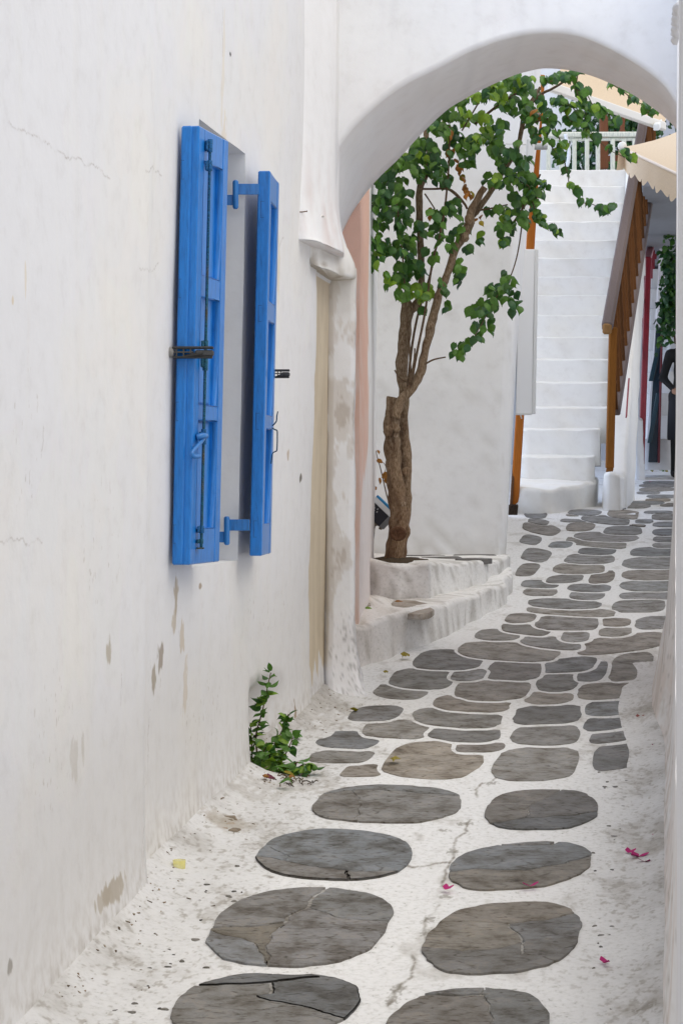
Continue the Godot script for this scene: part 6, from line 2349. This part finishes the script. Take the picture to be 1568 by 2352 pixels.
	for k in 9:
		var q := on_lane(1505 + rng.randf_range(-14, 26), 1083 + rng.randf_range(-3, 4), 0.02)
		var o := put_mesh("leaf", spot_leaf(0.2, 0.9, 0.0), M.leaf_mid if k % 2 == 0 else M.leaf_yellow, small)
		o.transform = Transform3D(Basis.from_euler(Vector3(rng.randf_range(-1, 1), rng.randf() * 6, rng.randf_range(-1, 1))).scaled_local(Vector3.ONE * 0.055), q)
	for k in 4:
		mb = MB.new()
		var q := on_lane(1510 + k * 6, 1080 + k * 2, 0.03)
		sheet(mb, [[q, q + Vector3(0.03, 0.01, 0)], [q + Vector3(0.0, 0.035, -0.03), q + Vector3(0.035, 0.03, -0.02)]], Vector3.UP, Color(0.42, 0.02, 0.16))
		put("petal", mb, M.flat, small)


func leaf_mass(parent: Node3D, centres: Array, size: Vector3, count: int, leaf: float, seed_: int) -> void:
	var r := RandomNumberGenerator.new()
	r.seed = seed_
	var shape := spot_leaf(0.15, 0.9, 0.0)
	var ar := shape.surface_get_arrays(0)
	var mb := MB.new()
	for k in count:
		var c: Vector3 = centres[k % centres.size()]
		var d := Vector3(r.randfn(), r.randfn(), r.randfn()) * 0.5
		var q := c + d * size
		var b := Basis.from_euler(Vector3(r.randf_range(-0.9, 0.9), r.randf_range(-1.2, 1.2), r.randf_range(-1, 1))).scaled_local(Vector3.ONE * leaf * r.randf_range(0.7, 1.2))
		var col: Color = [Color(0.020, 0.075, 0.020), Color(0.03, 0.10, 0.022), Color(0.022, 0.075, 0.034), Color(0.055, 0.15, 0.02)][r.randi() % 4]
		var at0 := mb.v.size()
		for i in ar[Mesh.ARRAY_VERTEX].size():
			mb.v.append(b * ar[Mesh.ARRAY_VERTEX][i] + q)
			mb.n.append((b * ar[Mesh.ARRAY_NORMAL][i]).normalized())
			mb.c.append(col)
			mb.uv.append(Vector2.ZERO)
			mb.uv2.append(Vector2.ZERO)
		for i in ar[Mesh.ARRAY_INDEX]:
			mb.idx.append(at0 + i)
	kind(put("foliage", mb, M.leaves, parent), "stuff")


# ------------------------------------------------------------------ the person at the shop
func build_person() -> void:
	var person := thing("person", "person in black clothes standing half hidden by the side wall, elbow bent", "person")
	var z := 24.0
	var base := Vector3(at(1570, 1090, z).x, gh(z), -z)
	var J := func(x: float, y: float, d: float) -> Vector3: return base + Vector3(x, y, d)
	# bones: from, to, radii, tone (0 dress, 1 skin, 2 hair, 3 shoe)
	var bones := [
		[J.call(0, 0.92, 0), J.call(0.01, 1.18, 0), 0.135, 0.115, 0], [J.call(0.01, 1.18, 0), J.call(0.01, 1.36, 0), 0.125, 0.12, 0], [J.call(-0.13, 1.36, 0), J.call(0.15, 1.36, 0), 0.062, 0.062, 0],
		[J.call(0.01, 1.38, 0), J.call(0.0, 1.50, 0.02), 0.055, 0.05, 1], [J.call(0.0, 1.56, 0.03), J.call(0.0, 1.63, 0.02), 0.085, 0.092, 1], [J.call(0.0, 1.61, -0.03), J.call(0.0, 1.55, -0.05), 0.095, 0.085, 2], [J.call(0.0, 1.57, 0.11), J.call(0.0, 1.545, 0.125), 0.016, 0.018, 1],
		[J.call(-0.09, 0.90, 0), J.call(-0.10, 0.48, 0.03), 0.088, 0.062, 0], [J.call(-0.10, 0.48, 0.03), J.call(-0.11, 0.08, 0.0), 0.058, 0.038, 0], [J.call(-0.11, 0.045, 0.0), J.call(-0.12, 0.035, 0.14), 0.040, 0.034, 3],
		[J.call(0.10, 0.90, 0), J.call(0.10, 0.48, 0.0), 0.088, 0.062, 0], [J.call(0.10, 0.48, 0.0), J.call(0.11, 0.08, -0.04), 0.058, 0.038, 0], [J.call(0.11, 0.045, -0.04), J.call(0.12, 0.035, 0.10), 0.040, 0.034, 3],
		[J.call(-0.16, 1.36, 0), J.call(-0.24, 1.10, 0.03), 0.055, 0.044, 0], [J.call(-0.24, 1.10, 0.03), J.call(-0.13, 0.95, 0.17), 0.042, 0.030, 0], [J.call(-0.13, 0.95, 0.17), J.call(-0.09, 0.92, 0.22), 0.032, 0.026, 1],
		[J.call(0.17, 1.36, 0), J.call(0.22, 1.08, 0.0), 0.055, 0.044, 0], [J.call(0.22, 1.08, 0.0), J.call(0.21, 0.85, 0.08), 0.042, 0.030, 0], [J.call(0.21, 0.85, 0.08), J.call(0.20, 0.77, 0.10), 0.032, 0.026, 1],
	]
	# fingers, each its own chain
	for s in [[-0.09, 0.92, 0.22, 0.9], [0.20, 0.77, 0.10, 0.1]]:
		for k in 4:
			var o := (k - 1.5) * 0.017
			var a = J.call(s[0] + o, s[1] - 0.005, s[2])
			var b = J.call(s[0] + o * 1.15 + 0.012, s[1] - 0.03 - 0.03 * (1 - s[3]), s[2] + 0.035 * s[3] + 0.01)
			bones.append([a, b, 0.010, 0.009, 1])
			bones.append([b, b + Vector3(0.004, -0.022, -0.004), 0.009, 0.007, 1])
		bones.append([J.call(s[0] + 0.02, s[1] + 0.02, s[2] - 0.02), J.call(s[0] + 0.048, s[1] - 0.005, s[2] + 0.012), 0.011, 0.009, 1])
	var lo := base + Vector3(-0.42, -0.04, -0.26)
	var hi := base + Vector3(0.42, 1.80, 0.36)
	var cell := 0.019
	var nx := int((hi.x - lo.x) / cell) + 1
	var ny := int((hi.y - lo.y) / cell) + 1
	var nzz := int((hi.z - lo.z) / cell) + 1
	var val := PackedFloat32Array()
	val.resize(nx * ny * nzz)
	val.fill(1.0)
	for b in bones:
		var a: Vector3 = b[0]
		var e: Vector3 = b[1]
		var r := maxf(b[2], b[3]) + 0.07
		var p0 := (Vector3(minf(a.x, e.x), minf(a.y, e.y), minf(a.z, e.z)) - lo - Vector3.ONE * r) / cell
		var p1 := (Vector3(maxf(a.x, e.x), maxf(a.y, e.y), maxf(a.z, e.z)) - lo + Vector3.ONE * r) / cell
		var d := e - a
		var dd := maxf(d.length_squared(), 1e-9)
		for x in range(maxi(0, int(p0.x)), mini(nx, int(p1.x) + 2)):
			for y in range(maxi(0, int(p0.y)), mini(ny, int(p1.y) + 2)):
				for zz in range(maxi(0, int(p0.z)), mini(nzz, int(p1.z) + 2)):
					var q := lo + Vector3(x, y, zz) * cell
					var t := clampf((q - a).dot(d) / dd, 0.0, 1.0)
					var s := q.distance_to(a + d * t) - lerpf(b[2], b[3], t)
					var i := (x * ny + y) * nzz + zz
					var k: float = 0.03 if b[2] > 0.012 else 0.006
					var h := clampf(0.5 + 0.5 * (val[i] - s) / k, 0.0, 1.0)
					val[i] = lerpf(val[i], s, h) - k * h * (1.0 - h)
	var vid := {}
	var p := PackedVector3Array()
	var cols := PackedColorArray()
	var t3 := PackedInt32Array()
	var tones := [Color(0.012, 0.012, 0.014), Color(0.36, 0.20, 0.13), Color(0.02, 0.014, 0.010), Color(0.02, 0.018, 0.018)]
	for x in nx - 1:
		for y in ny - 1:
			for zz in nzz - 1:
				var sum := Vector3.ZERO
				var n := 0
				var base_i := (x * ny + y) * nzz + zz
				var ins := 0
				for c in 8:
					if val[base_i + (c & 1) * ny * nzz + ((c >> 1) & 1) * nzz + (c >> 2)] < 0:
						ins += 1
				if ins == 0 or ins == 8:
					continue
				for c in 8:
					var va := val[base_i + (c & 1) * ny * nzz + ((c >> 1) & 1) * nzz + (c >> 2)]
					for ax in 3:
						if c & (1 << ax):
							continue
						var c2 := c | (1 << ax)
						var vb := val[base_i + (c2 & 1) * ny * nzz + ((c2 >> 1) & 1) * nzz + (c2 >> 2)]
						if (va < 0) != (vb < 0):
							var s := va / (va - vb)
							sum += Vector3(c & 1, (c >> 1) & 1, c >> 2).lerp(Vector3(c2 & 1, (c2 >> 1) & 1, c2 >> 2), s)
							n += 1
				var q := lo + (Vector3(x, y, zz) + sum / n) * cell
				vid[base_i] = p.size()
				p.append(q)
				var best := 9.0
				var tone := 0
				for b in bones:
					var d: Vector3 = b[1] - b[0]
					var t := clampf((q - b[0]).dot(d) / maxf(d.length_squared(), 1e-9), 0.0, 1.0)
					var s: float = q.distance_to(b[0] + d * t) - lerpf(b[2], b[3], t)
					if s < best:
						best = s
						tone = b[4]
				cols.append(tones[tone])
	var st := [ny * nzz, nzz, 1]
	for x in range(1, nx - 1):
		for y in range(1, ny - 1):
			for zz in range(1, nzz - 1):
				var i := (x * ny + y) * nzz + zz
				for ax in 3:
					var j: int = i + st[ax]
					if (val[i] < 0) == (val[j] < 0):
						continue
					var u: int = st[(ax + 1) % 3]
					var v: int = st[(ax + 2) % 3]
					var q := [i, i - u, i - u - v, i - v]
					if not (vid.has(q[0]) and vid.has(q[1]) and vid.has(q[2]) and vid.has(q[3])):
						continue
					if val[i] < 0:
						q.reverse()
					t3.append_array(PackedInt32Array([vid[q[0]], vid[q[1]], vid[q[2]], vid[q[0]], vid[q[2]], vid[q[3]]]))
	var mb := MB.new()
	mb.shape(p, t3, true, Vector3.ZERO, cols)
	put("body", mb, M.flat, person)
	# hair falling to the nape, and the dark skirt
	mb = MB.new()
	var rings := []
	for e in [[0.98, 0.145, 0.115], [0.85, 0.175, 0.14], [0.65, 0.185, 0.155], [0.45, 0.19, 0.165], [0.42, 0.185, 0.16]]:
		var r := []
		for i in 22:
			var a := TAU * i / 22
			var w: float = 1.0 + 0.06 * sin(a * 7.0) * (1.0 - e[0])
			r.append(base + Vector3(cos(a) * e[1] * w, e[0], sin(a) * e[2] * w))
		rings.append(r)
	loft(mb, rings, false, false, true, Color(0.013, 0.013, 0.016))
	put("skirt", mb, M.flat, person)
	for s in [-1, 1]:
		mb = MB.new()
		obox(mb, base + Vector3(0.033 * s, 1.60, 0.112), Vector3(0.011, 0, 0), Vector3(0, 0.006, 0), Vector3(0, 0, 0.004), 0.003, Color(0.03, 0.02, 0.015))
		put("eye", mb, M.plastic, person)
	mb = MB.new()
	obox(mb, base + Vector3(0, 1.505, 0.100), Vector3(0.022, 0, 0), Vector3(0, 0.005, 0), Vector3(0, 0, 0.004), 0.002, Color(0.30, 0.09, 0.08))
	put("mouth", mb, M.plastic, person)
